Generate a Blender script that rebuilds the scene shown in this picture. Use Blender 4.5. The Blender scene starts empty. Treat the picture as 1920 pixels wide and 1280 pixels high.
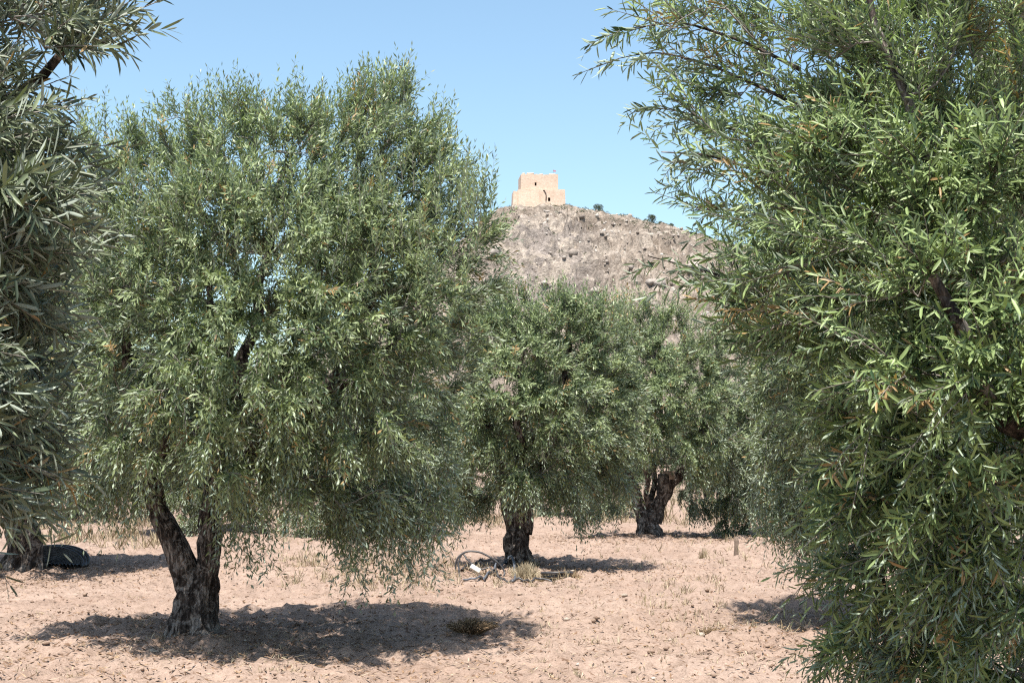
import bpy, math, random
import numpy as np
from mathutils import Matrix, Vector

# ------------------------------------------------------------------ camera, sky, sun, exposure
sc = bpy.context.scene
COL = sc.collection
F = 2773.0                      # focal length in pixels of a 1920 wide frame
CAMH = 1.6
PITCH = math.atan(213.0 / F)
cam_d = bpy.data.cameras.new('camera')
cam_d.sensor_width = 36.0
cam_d.lens = F / 1920.0 * 36.0
cam_d.clip_start = 0.05
cam_d.clip_end = 12000
cam = bpy.data.objects.new('camera', cam_d)
cam.location = (0, 0, CAMH)
cam.rotation_euler = (math.pi / 2 + PITCH, 0, 0)
COL.objects.link(cam)
sc.camera = cam

SUN_EL = math.radians(68)
SUN_AZ = math.atan2(-0.20, -0.98)          # direction towards the sun: left and behind the camera
world = bpy.data.worlds.new('World')
sc.world = world
world.use_nodes = True
wn = world.node_tree
for n in list(wn.nodes):
    wn.nodes.remove(n)
sky = wn.nodes.new('ShaderNodeTexSky')
sky.sky_type = 'NISHITA'
sky.sun_disc = False
sky.sun_elevation = SUN_EL
sky.sun_rotation = SUN_AZ
sky.altitude = 300
sky.air_density = 1.0
sky.dust_density = 1.8
sky.ozone_density = 1.0
bg = wn.nodes.new('ShaderNodeBackground')
bg.inputs['Strength'].default_value = 0.113
wo = wn.nodes.new('ShaderNodeOutputWorld')
tin = wn.nodes.new('ShaderNodeMix')
tin.data_type = 'RGBA'
tin.blend_type = 'MULTIPLY'
tin.inputs[0].default_value = 1.0
tin.inputs[7].default_value = (1.0, 1.085, 1.02, 1)       # white balance of the phone
wn.links.new(sky.outputs[0], tin.inputs[6])
wn.links.new(tin.outputs[2], bg.inputs[0])
wn.links.new(bg.outputs[0], wo.inputs[0])

sun_d = bpy.data.lights.new('sun', 'SUN')
sun_d.energy = 5.0
sun_d.angle = math.radians(0.53)
sun_d.color = (1.0, 0.95, 0.87)
sun = bpy.data.objects.new('sun', sun_d)
sdir = Vector((math.sin(SUN_AZ) * math.cos(SUN_EL), math.cos(SUN_AZ) * math.cos(SUN_EL), math.sin(SUN_EL)))
sun.rotation_euler = sdir.to_track_quat('Z', 'Y').to_euler()
sun.location = (-10, -20, 40)
COL.objects.link(sun)

vs = sc.view_settings
vs.view_transform = 'Standard'
vs.look = 'None'
vs.gamma = 1.0
vs.exposure = 1.0
vs.use_curve_mapping = False
sc.render.engine = 'CYCLES'
sc.cycles.max_bounces = 6
sc.cycles.diffuse_bounces = 3
sc.cycles.glossy_bounces = 2
sc.cycles.transmission_bounces = 3
sc.cycles.use_denoising = False
sc.cycles.sample_clamp_indirect = 6.0
sc.cycles.pixel_filter_type = 'BLACKMAN_HARRIS'
sc.cycles.filter_width = 1.2

RNG = np.random.default_rng(11)
random.seed(5)
TAU = 2 * math.pi


def P(px, py, D):
    """world point seen at photo pixel px, py at distance D along +Y"""
    a, b = (px - 960.0) / F, (640.0 - py) / F
    c, s = math.cos(PITCH), math.sin(PITCH)
    y, z = c - s * b, s + c * b
    return np.array([a * D / y, D, CAMH + z * D / y])


def GP(px, py):
    """ground point at pixel"""
    a, b = (px - 960.0) / F, (640.0 - py) / F
    c, s = math.cos(PITCH), math.sin(PITCH)
    y, z = c - s * b, s + c * b
    D = -CAMH / z * y
    return np.array([a * D / y, D, 0.0])


# ------------------------------------------------------------------ helpers
def nrm(v):
    return v / np.maximum(np.linalg.norm(v, axis=-1, keepdims=True), 1e-9)


def hash2(ix, iy, seed):
    h = (ix.astype(np.int64) * 374761393 + iy.astype(np.int64) * 668265263 + seed * 974711) & 0x7fffffff
    h = ((h ^ (h >> 13)) * 1274126177) & 0x7fffffff
    h = (h ^ (h >> 16)) & 0xffff
    return h / 65535.0


def vnoise(x, y, seed=0):
    ix, iy = np.floor(x), np.floor(y)
    fx, fy = x - ix, y - iy
    fx = fx * fx * fx * (fx * (fx * 6 - 15) + 10)
    fy = fy * fy * fy * (fy * (fy * 6 - 15) + 10)
    a, b = hash2(ix, iy, seed), hash2(ix + 1, iy, seed)
    c, d = hash2(ix, iy + 1, seed), hash2(ix + 1, iy + 1, seed)
    return (a + (b - a) * fx) * (1 - fy) + (c + (d - c) * fx) * fy - 0.5


def fbm(x, y, seed=0, octv=4, gain=0.5):
    s, a = 0.0, 1.0
    for k in range(octv):
        s = s + a * vnoise(x, y, seed + k * 17)
        x, y, a = x * 2.03 + 5.1, y * 2.03 + 1.7, a * gain
    return s


def mesh_np(name, verts, faces, mat=None, smooth=False, attrs=None):
    """faces: list of int arrays (n,k)"""
    me = bpy.data.meshes.new(name)
    verts = np.asarray(verts, dtype=np.float32)
    faces = [np.asarray(f, dtype=np.int32) for f in faces if len(f)]
    loops = np.concatenate([f.ravel() for f in faces])
    tot = np.concatenate([np.full(len(f), f.shape[1], np.int32) for f in faces])
    start = np.concatenate([[0], np.cumsum(tot)[:-1]]).astype(np.int32)
    me.vertices.add(len(verts))
    me.vertices.foreach_set('co', verts.ravel())
    me.loops.add(len(loops))
    me.loops.foreach_set('vertex_index', loops)
    me.polygons.add(len(tot))
    me.polygons.foreach_set('loop_start', start)
    if smooth:
        me.polygons.foreach_set('use_smooth', np.ones(len(tot), dtype=bool))
    for an, vals in (attrs or {}).items():
        at = me.attributes.new(an, 'FLOAT', 'POINT')
        at.data.foreach_set('value', np.asarray(vals, dtype=np.float32))
    me.update(calc_edges=True)
    me.validate()
    if mat:
        me.materials.append(mat)
    return me


def obj(name, me, parent=None, loc=None):
    o = bpy.data.objects.new(name, me)
    COL.objects.link(o)
    if parent is not None:
        o.parent = parent
    if loc is not None:
        o.location = tuple(float(v) for v in loc)
    return o


def tag(o, label=None, cat=None, group=None, kind=None):
    if label:
        o['label'] = label
    if cat:
        o['category'] = cat
    if group:
        o['group'] = group
    if kind:
        o['kind'] = kind
    return o


class Geo:
    """collects pieces into one mesh"""
    def __init__(s):
        s.v, s.f, s.n, s.a = [], {}, 0, []

    def add(s, v, faces, a=0.5):
        v = np.asarray(v, dtype=float)
        for f in faces:
            f = np.asarray(f)
            if len(f):
                s.f.setdefault(f.shape[1], []).append(f + s.n)
        s.v.append(v)
        s.a.append(np.broadcast_to(np.asarray(a, dtype=float), (len(v),)))
        s.n += len(v)

    def mesh(s, name, mat, smooth=False, attr='tint'):
        return mesh_np(name, np.concatenate(s.v), [np.concatenate(x) for x in s.f.values()], mat, smooth,
                       {attr: np.concatenate(s.a)})


def tube(g, pts, rad, sides=8, cap=True, a=0.5, rough=0.0, seed=0):
    pts = np.asarray(pts, dtype=float)
    rad = np.asarray(rad, dtype=float)
    n = len(pts)
    t = nrm(np.gradient(pts, axis=0))
    ref = np.array([0.31, 0.92, 0.13])
    u = np.cross(t, ref)
    bad = np.linalg.norm(u, axis=1) < 0.2
    u[bad] = np.cross(t[bad], np.array([0.95, -0.1, 0.2]))
    u = nrm(u)
    v = np.cross(t, u)
    ang = np.arange(sides) * TAU / sides
    ring = u[:, None, :] * np.cos(ang)[None, :, None] + v[:, None, :] * np.sin(ang)[None, :, None]
    rr = np.repeat(rad[:, None], sides, 1)
    if rough:
        s_ = np.cumsum(np.r_[0, np.linalg.norm(np.diff(pts, axis=0), axis=1)])
        A, S = np.meshgrid(ang, s_)
        rr = rr * (1 + rough * (2 * vnoise(np.cos(A) * 1.7 + seed, S * 6 + np.sin(A) * 1.7, seed)
                                + 1.2 * vnoise(np.cos(A) * 4 + seed, S * 14 + np.sin(A) * 4, seed + 3)))
    V = pts[:, None, :] + ring * rr[:, :, None]
    V = V.reshape(-1, 3)
    i = np.arange(n - 1)[:, None] * sides
    j = np.arange(sides)[None, :]
    k = (j + 1) % sides
    q = np.stack([i + j, i + k, i + sides + k, i + sides + j], -1).reshape(-1, 4)
    fs = [q]
    if cap:
        V = np.vstack([V, pts[-1] + t[-1] * rad[-1] * 0.4])
        c = n * sides
        b = (n - 1) * sides
        fs.append(np.stack([b + np.arange(sides), b + (np.arange(sides) + 1) % sides, np.full(sides, c)], -1))
    g.add(V, fs, a)


def box(g, c, s, rz=0.0, a=0.5):
    c, s = np.asarray(c, float), np.asarray(s, float) / 2
    v = np.array([[x, y, z] for x in (-1, 1) for y in (-1, 1) for z in (-1, 1)], float) * s
    cr, sr = math.cos(rz), math.sin(rz)
    v = np.stack([v[:, 0] * cr - v[:, 1] * sr, v[:, 0] * sr + v[:, 1] * cr, v[:, 2]], -1) + c
    f = [[0, 1, 3, 2], [4, 6, 7, 5], [0, 4, 5, 1], [2, 3, 7, 6], [0, 2, 6, 4], [1, 5, 7, 3]]
    g.add(v, [np.array(f)], a)


def ico():
    p = (1 + 5 ** 0.5) / 2
    v = nrm(np.array([[-1, p, 0], [1, p, 0], [-1, -p, 0], [1, -p, 0], [0, -1, p], [0, 1, p], [0, -1, -p], [0, 1, -p],
                      [p, 0, -1], [p, 0, 1], [-p, 0, -1], [-p, 0, 1]], float))
    f = np.array([[0, 11, 5], [0, 5, 1], [0, 1, 7], [0, 7, 10], [0, 10, 11], [1, 5, 9], [5, 11, 4], [11, 10, 2],
                  [10, 7, 6], [7, 1, 8], [3, 9, 4], [3, 4, 2], [3, 2, 6], [3, 6, 8], [3, 8, 9], [4, 9, 5],
                  [2, 4, 11], [6, 2, 10], [8, 6, 7], [9, 8, 1]])
    return v, f


ICO_V, ICO_F = ico()


def ico2():
    v = list(map(tuple, ICO_V))
    cache, fs = {}, []

    def mid(a, b):
        k = (min(a, b), max(a, b))
        if k not in cache:
            m = nrm((np.array(v[a]) + np.array(v[b]))[None])[0]
            v.append(tuple(m))
            cache[k] = len(v) - 1
        return cache[k]
    for a, b, c in ICO_F:
        x, y, z = mid(a, b), mid(b, c), mid(c, a)
        fs += [[a, x, z], [b, y, x], [c, z, y], [x, y, z]]
    return np.array(v), np.array(fs)


ICO2_V, ICO2_F = ico2()


def scatter_lumps(pos, size, flat, rng, mat, name, hi=False, jitter=0.28, tint=None):
    """many small irregular lumps as one mesh, vectorised"""
    BV, BF = (ICO2_V, ICO2_F) if hi else (ICO_V, ICO_F)
    n, m = len(pos), len(BV)
    sc_ = size[:, None, None] * np.stack([rng.uniform(.7, 1.3, n), rng.uniform(.7, 1.3, n), flat * rng.uniform(.7, 1.3, n)], -1)[:, None, :]
    rad = 1 + rng.uniform(-jitter, jitter, (n, m))
    V = BV[None] * rad[:, :, None] * sc_
    th = rng.uniform(0, TAU, n)
    c, s = np.cos(th)[:, None], np.sin(th)[:, None]
    V = np.stack([V[..., 0] * c - V[..., 1] * s, V[..., 0] * s + V[..., 1] * c, V[..., 2]], -1) + pos[:, None, :]
    Fc = BF[None] + (np.arange(n) * m)[:, None, None]
    t = rng.uniform(0, 1, n) if tint is None else tint
    return mesh_np(name, V.reshape(-1, 3), [Fc.reshape(-1, 3)], mat, False, {'tint': np.repeat(t, m)})


# ------------------------------------------------------------------ materials
def new_mat(name):
    m = bpy.data.materials.new(name)
    m.use_nodes = True
    nt = m.node_tree
    for n in list(nt.nodes):
        nt.nodes.remove(n)
    out = nt.nodes.new('ShaderNodeOutputMaterial')
    pr = nt.nodes.new('ShaderNodeBsdfPrincipled')
    nt.links.new(pr.outputs[0], out.inputs[0])
    return m, nt, pr, out


def N(nt, typ, **kw):
    n = nt.nodes.new(typ)
    for k, v in kw.items():
        if k in n.inputs.keys():
            n.inputs[k].default_value = v
        else:
            setattr(n, k, v)
    return n


def ramp(nt, fac, stops):
    r = nt.nodes.new('ShaderNodeValToRGB')
    el = r.color_ramp.elements
    while len(el) < len(stops):
        el.new(0.5)
    for e, (p, c) in zip(el, stops):
        e.position = p
        e.color = (c[0], c[1], c[2], 1)
    nt.links.new(fac, r.inputs[0])
    return r


def noise(nt, vec, scale, detail=4, rough=0.55, dist=0.0):
    n = N(nt, 'ShaderNodeTexNoise')
    n.inputs['Scale'].default_value = scale
    n.inputs['Detail'].default_value = detail
    n.inputs['Roughness'].default_value = rough
    n.inputs['Distortion'].default_value = dist
    nt.links.new(vec, n.inputs['Vector'])
    return n


def mixc(nt, fac, a, b, blend='MIX'):
    m = nt.nodes.new('ShaderNodeMix')
    m.data_type = 'RGBA'
    m.blend_type = blend
    for sock, val in ((m.inputs[0], fac), (m.inputs[6], a), (m.inputs[7], b)):
        if hasattr(val, 'links') or hasattr(val, 'is_linked'):
            nt.links.new(val, sock)
        else:
            sock.default_value = val if isinstance(val, (int, float)) else (val[0], val[1], val[2], 1)
    return m.outputs[2]


def bump(nt, pr, height, strength, dist):
    b = nt.nodes.new('ShaderNodeBump')
    b.inputs['Strength'].default_value = strength
    b.inputs['Distance'].default_value = dist
    nt.links.new(height, b.inputs['Height'])
    nt.links.new(b.outputs[0], pr.inputs['Normal'])
    return b


def objvec(nt):
    return nt.nodes.new('ShaderNodeTexCoord').outputs['Object']


def mat_leaf(name, top_dark, top_light, under, dry=(0.30, 0.20, 0.09), trans=0.22):
    m, nt, pr, out = new_mat(name)
    at = N(nt, 'ShaderNodeAttribute', attribute_name='tint')
    r = ramp(nt, at.outputs['Fac'], [(0.0, top_dark), (0.62, top_light), (0.955, tuple(1.25 * c for c in top_light)), (0.97, dry)])
    ru = ramp(nt, at.outputs['Fac'], [(0.0, tuple(0.75 * c for c in under)), (0.955, under), (0.97, tuple(1.1 * c for c in dry))])
    geo = nt.nodes.new('ShaderNodeNewGeometry')
    c = mixc(nt, geo.outputs['Backfacing'], r.outputs[0], ru.outputs[0])
    nt.links.new(c, pr.inputs['Base Color'])
    rm = nt.nodes.new('ShaderNodeMapRange')
    rm.inputs['To Min'].default_value = 0.47
    rm.inputs['To Max'].default_value = 0.75
    nt.links.new(geo.outputs['Backfacing'], rm.inputs['Value'])
    nt.links.new(rm.outputs[0], pr.inputs['Roughness'])
    pr.inputs['Specular IOR Level'].default_value = 0.4
    tr = nt.nodes.new('ShaderNodeBsdfTranslucent')
    ct = mixc(nt, 1.0, r.outputs[0], (1.5, 1.7, 0.7), 'MULTIPLY')
    nt.links.new(ct, tr.inputs[0])
    mx = nt.nodes.new('ShaderNodeMixShader')
    mx.inputs[0].default_value = trans
    nt.links.new(pr.outputs[0], mx.inputs[1])
    nt.links.new(tr.outputs[0], mx.inputs[2])
    nt.links.new(mx.outputs[0], out.inputs[0])
    return m


M_LEAF = mat_leaf('olive_leaf', (0.042, 0.070, 0.032), (0.212, 0.258, 0.125), (0.34, 0.395, 0.30), trans=0.15)
M_LEAF_NEAR = mat_leaf('olive_leaf_near', (0.028, 0.056, 0.020), (0.190, 0.250, 0.095), (0.34, 0.40, 0.30), trans=0.15)
M_LEAF_SILVER = mat_leaf('olive_leaf_silver', (0.028, 0.042, 0.022), (0.145, 0.172, 0.098), (0.33, 0.37, 0.305), trans=0.10)
M_SCRUB = mat_leaf('scrub_leaf', (0.035, 0.050, 0.028), (0.085, 0.10, 0.055), (0.09, 0.11, 0.06), trans=0.1)


def mat_bark():
    m, nt, pr, out = new_mat('olive_bark')
    v = objvec(nt)
    mp = N(nt, 'ShaderNodeMapping')
    mp.inputs['Scale'].default_value = (1, 1, 0.32)
    nt.links.new(v, mp.inputs[0])
    n1 = noise(nt, mp.outputs[0], 17, 7, 0.68, 0.6)
    n2 = noise(nt, mp.outputs[0], 46, 5, 0.7)
    vo = N(nt, 'ShaderNodeTexVoronoi', feature='DISTANCE_TO_EDGE')
    vo.inputs['Scale'].default_value = 30
    nt.links.new(mp.outputs[0], vo.inputs['Vector'])
    r = ramp(nt, n1.outputs[0], [(0.36, (0.013, 0.010, 0.009)), (0.47, (0.045, 0.036, 0.032)), (0.54, (0.12, 0.10, 0.09)), (0.62, (0.36, 0.32, 0.29))])
    r2 = ramp(nt, n2.outputs[0], [(0.3, (0.45, 0.42, 0.40)), (0.7, (1.25, 1.2, 1.15))])
    c = mixc(nt, 1.0, r.outputs[0], r2.outputs[0], 'MULTIPLY')
    n7 = noise(nt, v, 9, 6, 0.7, 1.0)
    pm = ramp(nt, n7.outputs[0], [(0.52, (0, 0, 0)), (0.60, (.75, .75, .75))])
    c = mixc(nt, pm.outputs[0], c, mixc(nt, n2.outputs[0], (0.12, 0.10, 0.09), (0.38, 0.345, 0.315)))
    nt.links.new(c, pr.inputs['Base Color'])
    pr.inputs['Roughness'].default_value = 0.9
    pr.inputs['Specular IOR Level'].default_value = 0.2
    ad = nt.nodes.new('ShaderNodeMath')
    ad.operation = 'MULTIPLY'
    rr = ramp(nt, vo.outputs['Distance'], [(0.0, (0, 0, 0)), (0.25, (1, 1, 1))])
    nt.links.new(n1.outputs[0], ad.inputs[0])
    nt.links.new(rr.outputs[0], ad.inputs[1])
    bump(nt, pr, ad.outputs[0], 1.0, 0.03)
    return m


def mat_twig():
    m, nt, pr, out = new_mat('olive_twig')
    v = objvec(nt)
    n = noise(nt, v, 30, 4)
    r = ramp(nt, n.outputs[0], [(0.3, (0.10, 0.085, 0.072)), (0.7, (0.26, 0.235, 0.205))])
    nt.links.new(r.outputs[0], pr.inputs['Base Color'])
    pr.inputs['Roughness'].default_value = 0.85
    return m


def mat_cutwood():
    m, nt, pr, out = new_mat('sawn_wood')
    n = noise(nt, objvec(nt), 25, 5)
    r = ramp(nt, n.outputs[0], [(0.3, (0.22, 0.16, 0.12)), (0.7, (0.36, 0.28, 0.22))])
    nt.links.new(r.outputs[0], pr.inputs['Base Color'])
    pr.inputs['Roughness'].default_value = 0.9
    return m


def mat_soil():
    m, nt, pr, out = new_mat('dry_soil')
    v = objvec(nt)
    n1 = noise(nt, v, 0.5, 5, 0.6)
    n2 = noise(nt, v, 5.5, 7, 0.7)
    n3 = noise(nt, v, 55, 4, 0.65)
    n4 = noise(nt, v, 19, 3, 0.5, 0.4)
    r1 = ramp(nt, n1.outputs[0], [(0.3, (0.272, 0.194, 0.154)), (0.7, (0.340, 0.254, 0.208))])
    r2 = ramp(nt, n2.outputs[0], [(0.26, (0.62, 0.60, 0.57)), (0.48, (0.97, 0.97, 0.97)), (0.72, (1.16, 1.16, 1.15))])
    r3 = ramp(nt, n3.outputs[0], [(0.28, (0.74, 0.72, 0.70)), (0.55, (1.0, 1.0, 1.0)), (0.75, (1.15, 1.15, 1.15))])
    r4 = ramp(nt, n4.outputs[0], [(0.30, (0.52, 0.44, 0.38)), (0.40, (1, 1, 1)), (0.68, (1, 1, 1)), (0.76, (1.3, 1.28, 1.22))])
    c = mixc(nt, 1.0, r1.outputs[0], r2.outputs[0], 'MULTIPLY')
    c = mixc(nt, 1.0, c, r3.outputs[0], 'MULTIPLY')
    c = mixc(nt, 1.0, c, r4.outputs[0], 'MULTIPLY')
    nt.links.new(c, pr.inputs['Base Color'])
    pr.inputs['Roughness'].default_value = 1.0
    pr.inputs['Specular IOR Level'].default_value = 0.1
    a = nt.nodes.new('ShaderNodeMath')
    a.operation = 'ADD'
    nt.links.new(n2.outputs[0], a.inputs[0])
    nt.links.new(n3.outputs[0], a.inputs[1])
    bump(nt, pr, a.outputs[0], 0.8, 0.02)
    return m


def mat_tint(name, stops, rough=0.9, nscale=40, spec=0.2):
    """colour from the per piece tint, a little noise over it"""
    m, nt, pr, out = new_mat(name)
    at = N(nt, 'ShaderNodeAttribute', attribute_name='tint')
    r = ramp(nt, at.outputs['Fac'], stops)
    n = noise(nt, objvec(nt), nscale, 4, 0.6)
    r2 = ramp(nt, n.outputs[0], [(0.3, (0.72, 0.72, 0.72)), (0.7, (1.2, 1.2, 1.2))])
    c = mixc(nt, 1.0, r.outputs[0], r2.outputs[0], 'MULTIPLY')
    nt.links.new(c, pr.inputs['Base Color'])
    pr.inputs['Roughness'].default_value = rough
    pr.inputs['Specular IOR Level'].default_value = spec
    bump(nt, pr, n.outputs[0], 0.4, 0.2 / nscale)
    return m


def mat_hill():
    m, nt, pr, out = new_mat('hill_rock')
    v = objvec(nt)
    n1 = noise(nt, v, 0.075, 6, 0.62, 0.8)
    n2 = noise(nt, v, 0.55, 8, 0.72, 0.8)
    n3 = noise(nt, v, 1.6, 6, 0.7)
    at = N(nt, 'ShaderNodeAttribute', attribute_name='tint')     # 1 on bare cliff, 0 on scrubby slope
    slope = ramp(nt, n1.outputs[0], [(0.3, (0.160, 0.133, 0.115)), (0.48, (0.220, 0.182, 0.155)), (0.66, (0.30, 0.252, 0.218))])
    cliff = ramp(nt, n1.outputs[0], [(0.3, (0.17, 0.148, 0.137)), (0.66, (0.28, 0.243, 0.225))])
    c = mixc(nt, at.outputs['Fac'], slope.outputs[0], cliff.outputs[0])
    n5 = noise(nt, v, 0.13, 7, 0.66, 1.2)
    oc = ramp(nt, n5.outputs[0], [(0.50, (0, 0, 0)), (0.58, (1, 1, 1))])
    c = mixc(nt, oc.outputs[0], c, (0.335, 0.288, 0.252))
    r2 = ramp(nt, n2.outputs[0], [(0.32, (0.45, 0.41, 0.40)), (0.44, (0.90, 0.89, 0.88)), (0.54, (1.05, 1.04, 1.03)), (0.65, (1.5, 1.48, 1.45))])
    c = mixc(nt, 1.0, c, r2.outputs[0], 'MULTIPLY')
    r3 = ramp(nt, n3.outputs[0], [(0.3, (0.7, 0.7, 0.66)), (0.7, (1.22, 1.22, 1.22))])
    c = mixc(nt, 1.0, c, r3.outputs[0], 'MULTIPLY')
    nt.links.new(c, pr.inputs['Base Color'])
    pr.inputs['Roughness'].default_value = 1.0
    pr.inputs['Specular IOR Level'].default_value = 0.1
    a = nt.nodes.new('ShaderNodeMath')
    a.operation = 'ADD'
    nt.links.new(n2.outputs[0], a.inputs[0])
    nt.links.new(n3.outputs[0], a.inputs[1])
    bump(nt, pr, a.outputs[0], 0.8, 0.9)
    return m


def mat_castle():
    m, nt, pr, out = new_mat('castle_stone')
    v = objvec(nt)
    n1 = noise(nt, v, 0.35, 5, 0.6)
    n2 = noise(nt, v, 2.2, 5, 0.65)
    br = N(nt, 'ShaderNodeTexBrick')
    mp = N(nt, 'ShaderNodeMapping')
    mp.inputs['Rotation'].default_value = (math.pi / 2, 0, 0)
    nt.links.new(v, mp.inputs[0])
    nt.links.new(mp.outputs[0], br.inputs['Vector'])
    br.inputs['Scale'].default_value = 1.0
    br.inputs['Brick Width'].default_value = 0.8
    br.inputs['Row Height'].default_value = 0.4
    br.inputs['Mortar Size'].default_value = 0.02
    br.inputs['Color1'].default_value = (1, 1, 1, 1)
    br.inputs['Color2'].default_value = (0.88, 0.87, 0.85, 1)
    br.inputs['Mortar'].default_value = (0.9, 0.88, 0.86, 1)
    r1 = ramp(nt, n1.outputs[0], [(0.3, (0.55, 0.42, 0.335)), (0.7, (0.63, 0.505, 0.415))])
    r2 = ramp(nt, n2.outputs[0], [(0.3, (0.84, 0.82, 0.8)), (0.7, (1.1, 1.1, 1.1))])
    c = mixc(nt, 1.0, r1.outputs[0], r2.outputs[0], 'MULTIPLY')
    c = mixc(nt, 1.0, c, br.outputs[0], 'MULTIPLY')
    nt.links.new(c, pr.inputs['Base Color'])
    pr.inputs['Roughness'].default_value = 1.0
    pr.inputs['Specular IOR Level'].default_value = 0.1
    bump(nt, pr, n2.outputs[0], 0.5, 0.12)
    return m


def mat_plain(name, col, rough=0.6, var=0.2, scale=20, spec=0.4):
    m, nt, pr, out = new_mat(name)
    n = noise(nt, objvec(nt), scale, 4)
    r = ramp(nt, n.outputs[0], [(0.3, tuple(c * (1 - var) for c in col)), (0.7, tuple(min(1, c * (1 + var)) for c in col))])
    nt.links.new(r.outputs[0], pr.inputs['Base Color'])
    pr.inputs['Roughness'].default_value = rough
    pr.inputs['Specular IOR Level'].default_value = spec
    return m


M_BARK, M_TWIG, M_CUT, M_SOIL, M_HILL, M_CASTLE = mat_bark(), mat_twig(), mat_cutwood(), mat_soil(), mat_hill(), mat_castle()
M_CLOD = mat_tint('soil_clod', [(0.0, (0.13, 0.085, 0.062)), (0.35, (0.25, 0.178, 0.135)), (0.90, (0.32, 0.238, 0.185)), (0.975, (0.37, 0.31, 0.26)), (1.0, (0.46, 0.42, 0.37))], 1.0, 60, 0.1)
M_STRAW = mat_tint('straw', [(0.0, (0.20, 0.15, 0.09)), (0.5, (0.36, 0.29, 0.19)), (1.0, (0.48, 0.41, 0.29))], 0.8, 60)
M_LITTER = mat_tint('dead_leaf', [(0.0, (0.07, 0.04, 0.025)), (0.6, (0.19, 0.115, 0.068)), (1.0, (0.33, 0.23, 0.15))], 0.9, 60)
M_ROCK = mat_tint('hill_boulder', [(0.0, (0.17, 0.14, 0.12)), (0.5, (0.30, 0.26, 0.23)), (1.0, (0.46, 0.42, 0.38))], 1.0, 1.5, 0.1)
M_WEED = mat_tint('dry_weed', [(0.0, (0.10, 0.068, 0.042)), (0.5, (0.24, 0.165, 0.10)), (1.0, (0.40, 0.295, 0.18))], 0.9, 60)
M_HOSE = mat_plain('black_hose', (0.045, 0.043, 0.045), 0.45, 0.55, 12, 0.5)
M_HOSE_GREY = mat_plain('weathered_grey_hose', (0.085, 0.095, 0.115), 0.5, 0.35, 30, 0.5)
M_WHITE = mat_plain('white_board', (0.62, 0.59, 0.54), 0.7, 0.08, 15)
M_STONE = mat_plain('pale_stone', (0.32, 0.27, 0.225), 0.95, 0.2, 30, 0.1)
M_DARKSTONE = mat_plain('brown_clod', (0.15, 0.10, 0.075), 0.95, 0.4, 30, 0.1)
M_DARK = mat_plain('dark_opening', (0.10, 0.075, 0.065), 0.9, 0.2, 5, 0.1)
M_POST = mat_plain('weathered_post', (0.16, 0.12, 0.095), 0.9, 0.35, 40, 0.2)
M_FLAG = mat_plain('faded_red_flag', (0.36, 0.16, 0.20), 0.8, 0.1, 2)

# ------------------------------------------------------------------ ground
MOUNDS = []        # (x, y, radius, height)


def gh(x, y):
    x, y = np.asarray(x, float), np.asarray(y, float)
    d = np.sqrt(x * x + y * y)
    fade = np.clip(1.6 - d / 90.0, 0.0, 1.0)
    h = 0.10 * fbm(x * 0.33, y * 0.33, 3, 3) + 0.075 * fbm(x * 1.1, y * 1.6, 21, 3)
    cl = fbm(x * 4.3, y * 4.3, 41, 3)
    h = h + 0.085 * np.abs(cl) * 1.3 + 0.045 * fbm(x * 11, y * 11, 61, 3, 0.6)
    h = h + 0.022 * np.sin(y * 11 + x * 1.6 + 5 * vnoise(x * .5, y * .5, 71)) * np.clip(vnoise(x * .3, y * .5, 73) * 3 + .3, 0, 1)
    h = (h - 0.045) * fade
    for mx, my, mr, mh in MOUNDS:
        h = h + mh * np.exp(-((x - mx) ** 2 + (y - my) ** 2) / (mr * mr))
    return h


def axis(spec):
    out = [spec[0][0]]
    for a, b, st in spec:
        while out[-1] < b - 1e-6:
            out.append(min(b, out[-1] + st(out[-1])))
    return np.array(out)


TREE1 = GP(368, 1200)
TREE2 = GP(972, 1068)
TREE3 = GP(1218, 1008)
TREE2L = GP(40, 1072)
TREE1R = GP(1820, 1192)
MOUNDS += [(TREE1[0], TREE1[1], 0.55, 0.04), (TREE2[0], TREE2[1], 0.7, 0.07), (TREE3[0], TREE3[1], 0.8, 0.08),
           (TREE1[0] - 1.1, TREE1[1] + 0.9, 0.6, 0.06), (GP(880, 1180)[0], GP(880, 1180)[1], 0.28, 0.10),
           (GP(1380, 1190)[0], GP(1380, 1190)[1], 0.45, 0.06), (TREE1[0] + 1.5, TREE1[1] + 1.9, 0.9, 0.05)]

xs_p = axis([(0, 6.5, lambda v: 0.052), (6.5, 60, lambda v: 0.052 + (v - 6.5) * 0.12), (60, 4200, lambda v: v * 0.35)])
xs = np.r_[-xs_p[::-1][:-1], xs_p]
ys = np.r_[-60, -30, -15, -8, -4, -1, axis([(1, 7, lambda v: 0.25), (7, 44, lambda v: v * 0.0055), (44, 90, lambda v: 0.6), (90, 5200, lambda v: v * 0.12)])]
X, Y = np.meshgrid(xs, ys)
Z = gh(X, Y)
nx, ny = len(xs), len(ys)
ii = (np.arange(ny - 1)[:, None] * nx + np.arange(nx - 1)[None, :]).ravel()
quads = np.stack([ii, ii + 1, ii + nx + 1, ii + nx], -1)
ground = obj('ground', mesh_np('ground', np.stack([X, Y, Z], -1).reshape(-1, 3), [quads], M_SOIL, True))
tag(ground, 'bare pinkish dry soil of the olive grove', kind='structure')


def onground(p, dz=0.0):
    return np.array([p[0], p[1], float(gh(p[0], p[1])) + dz])


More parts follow.
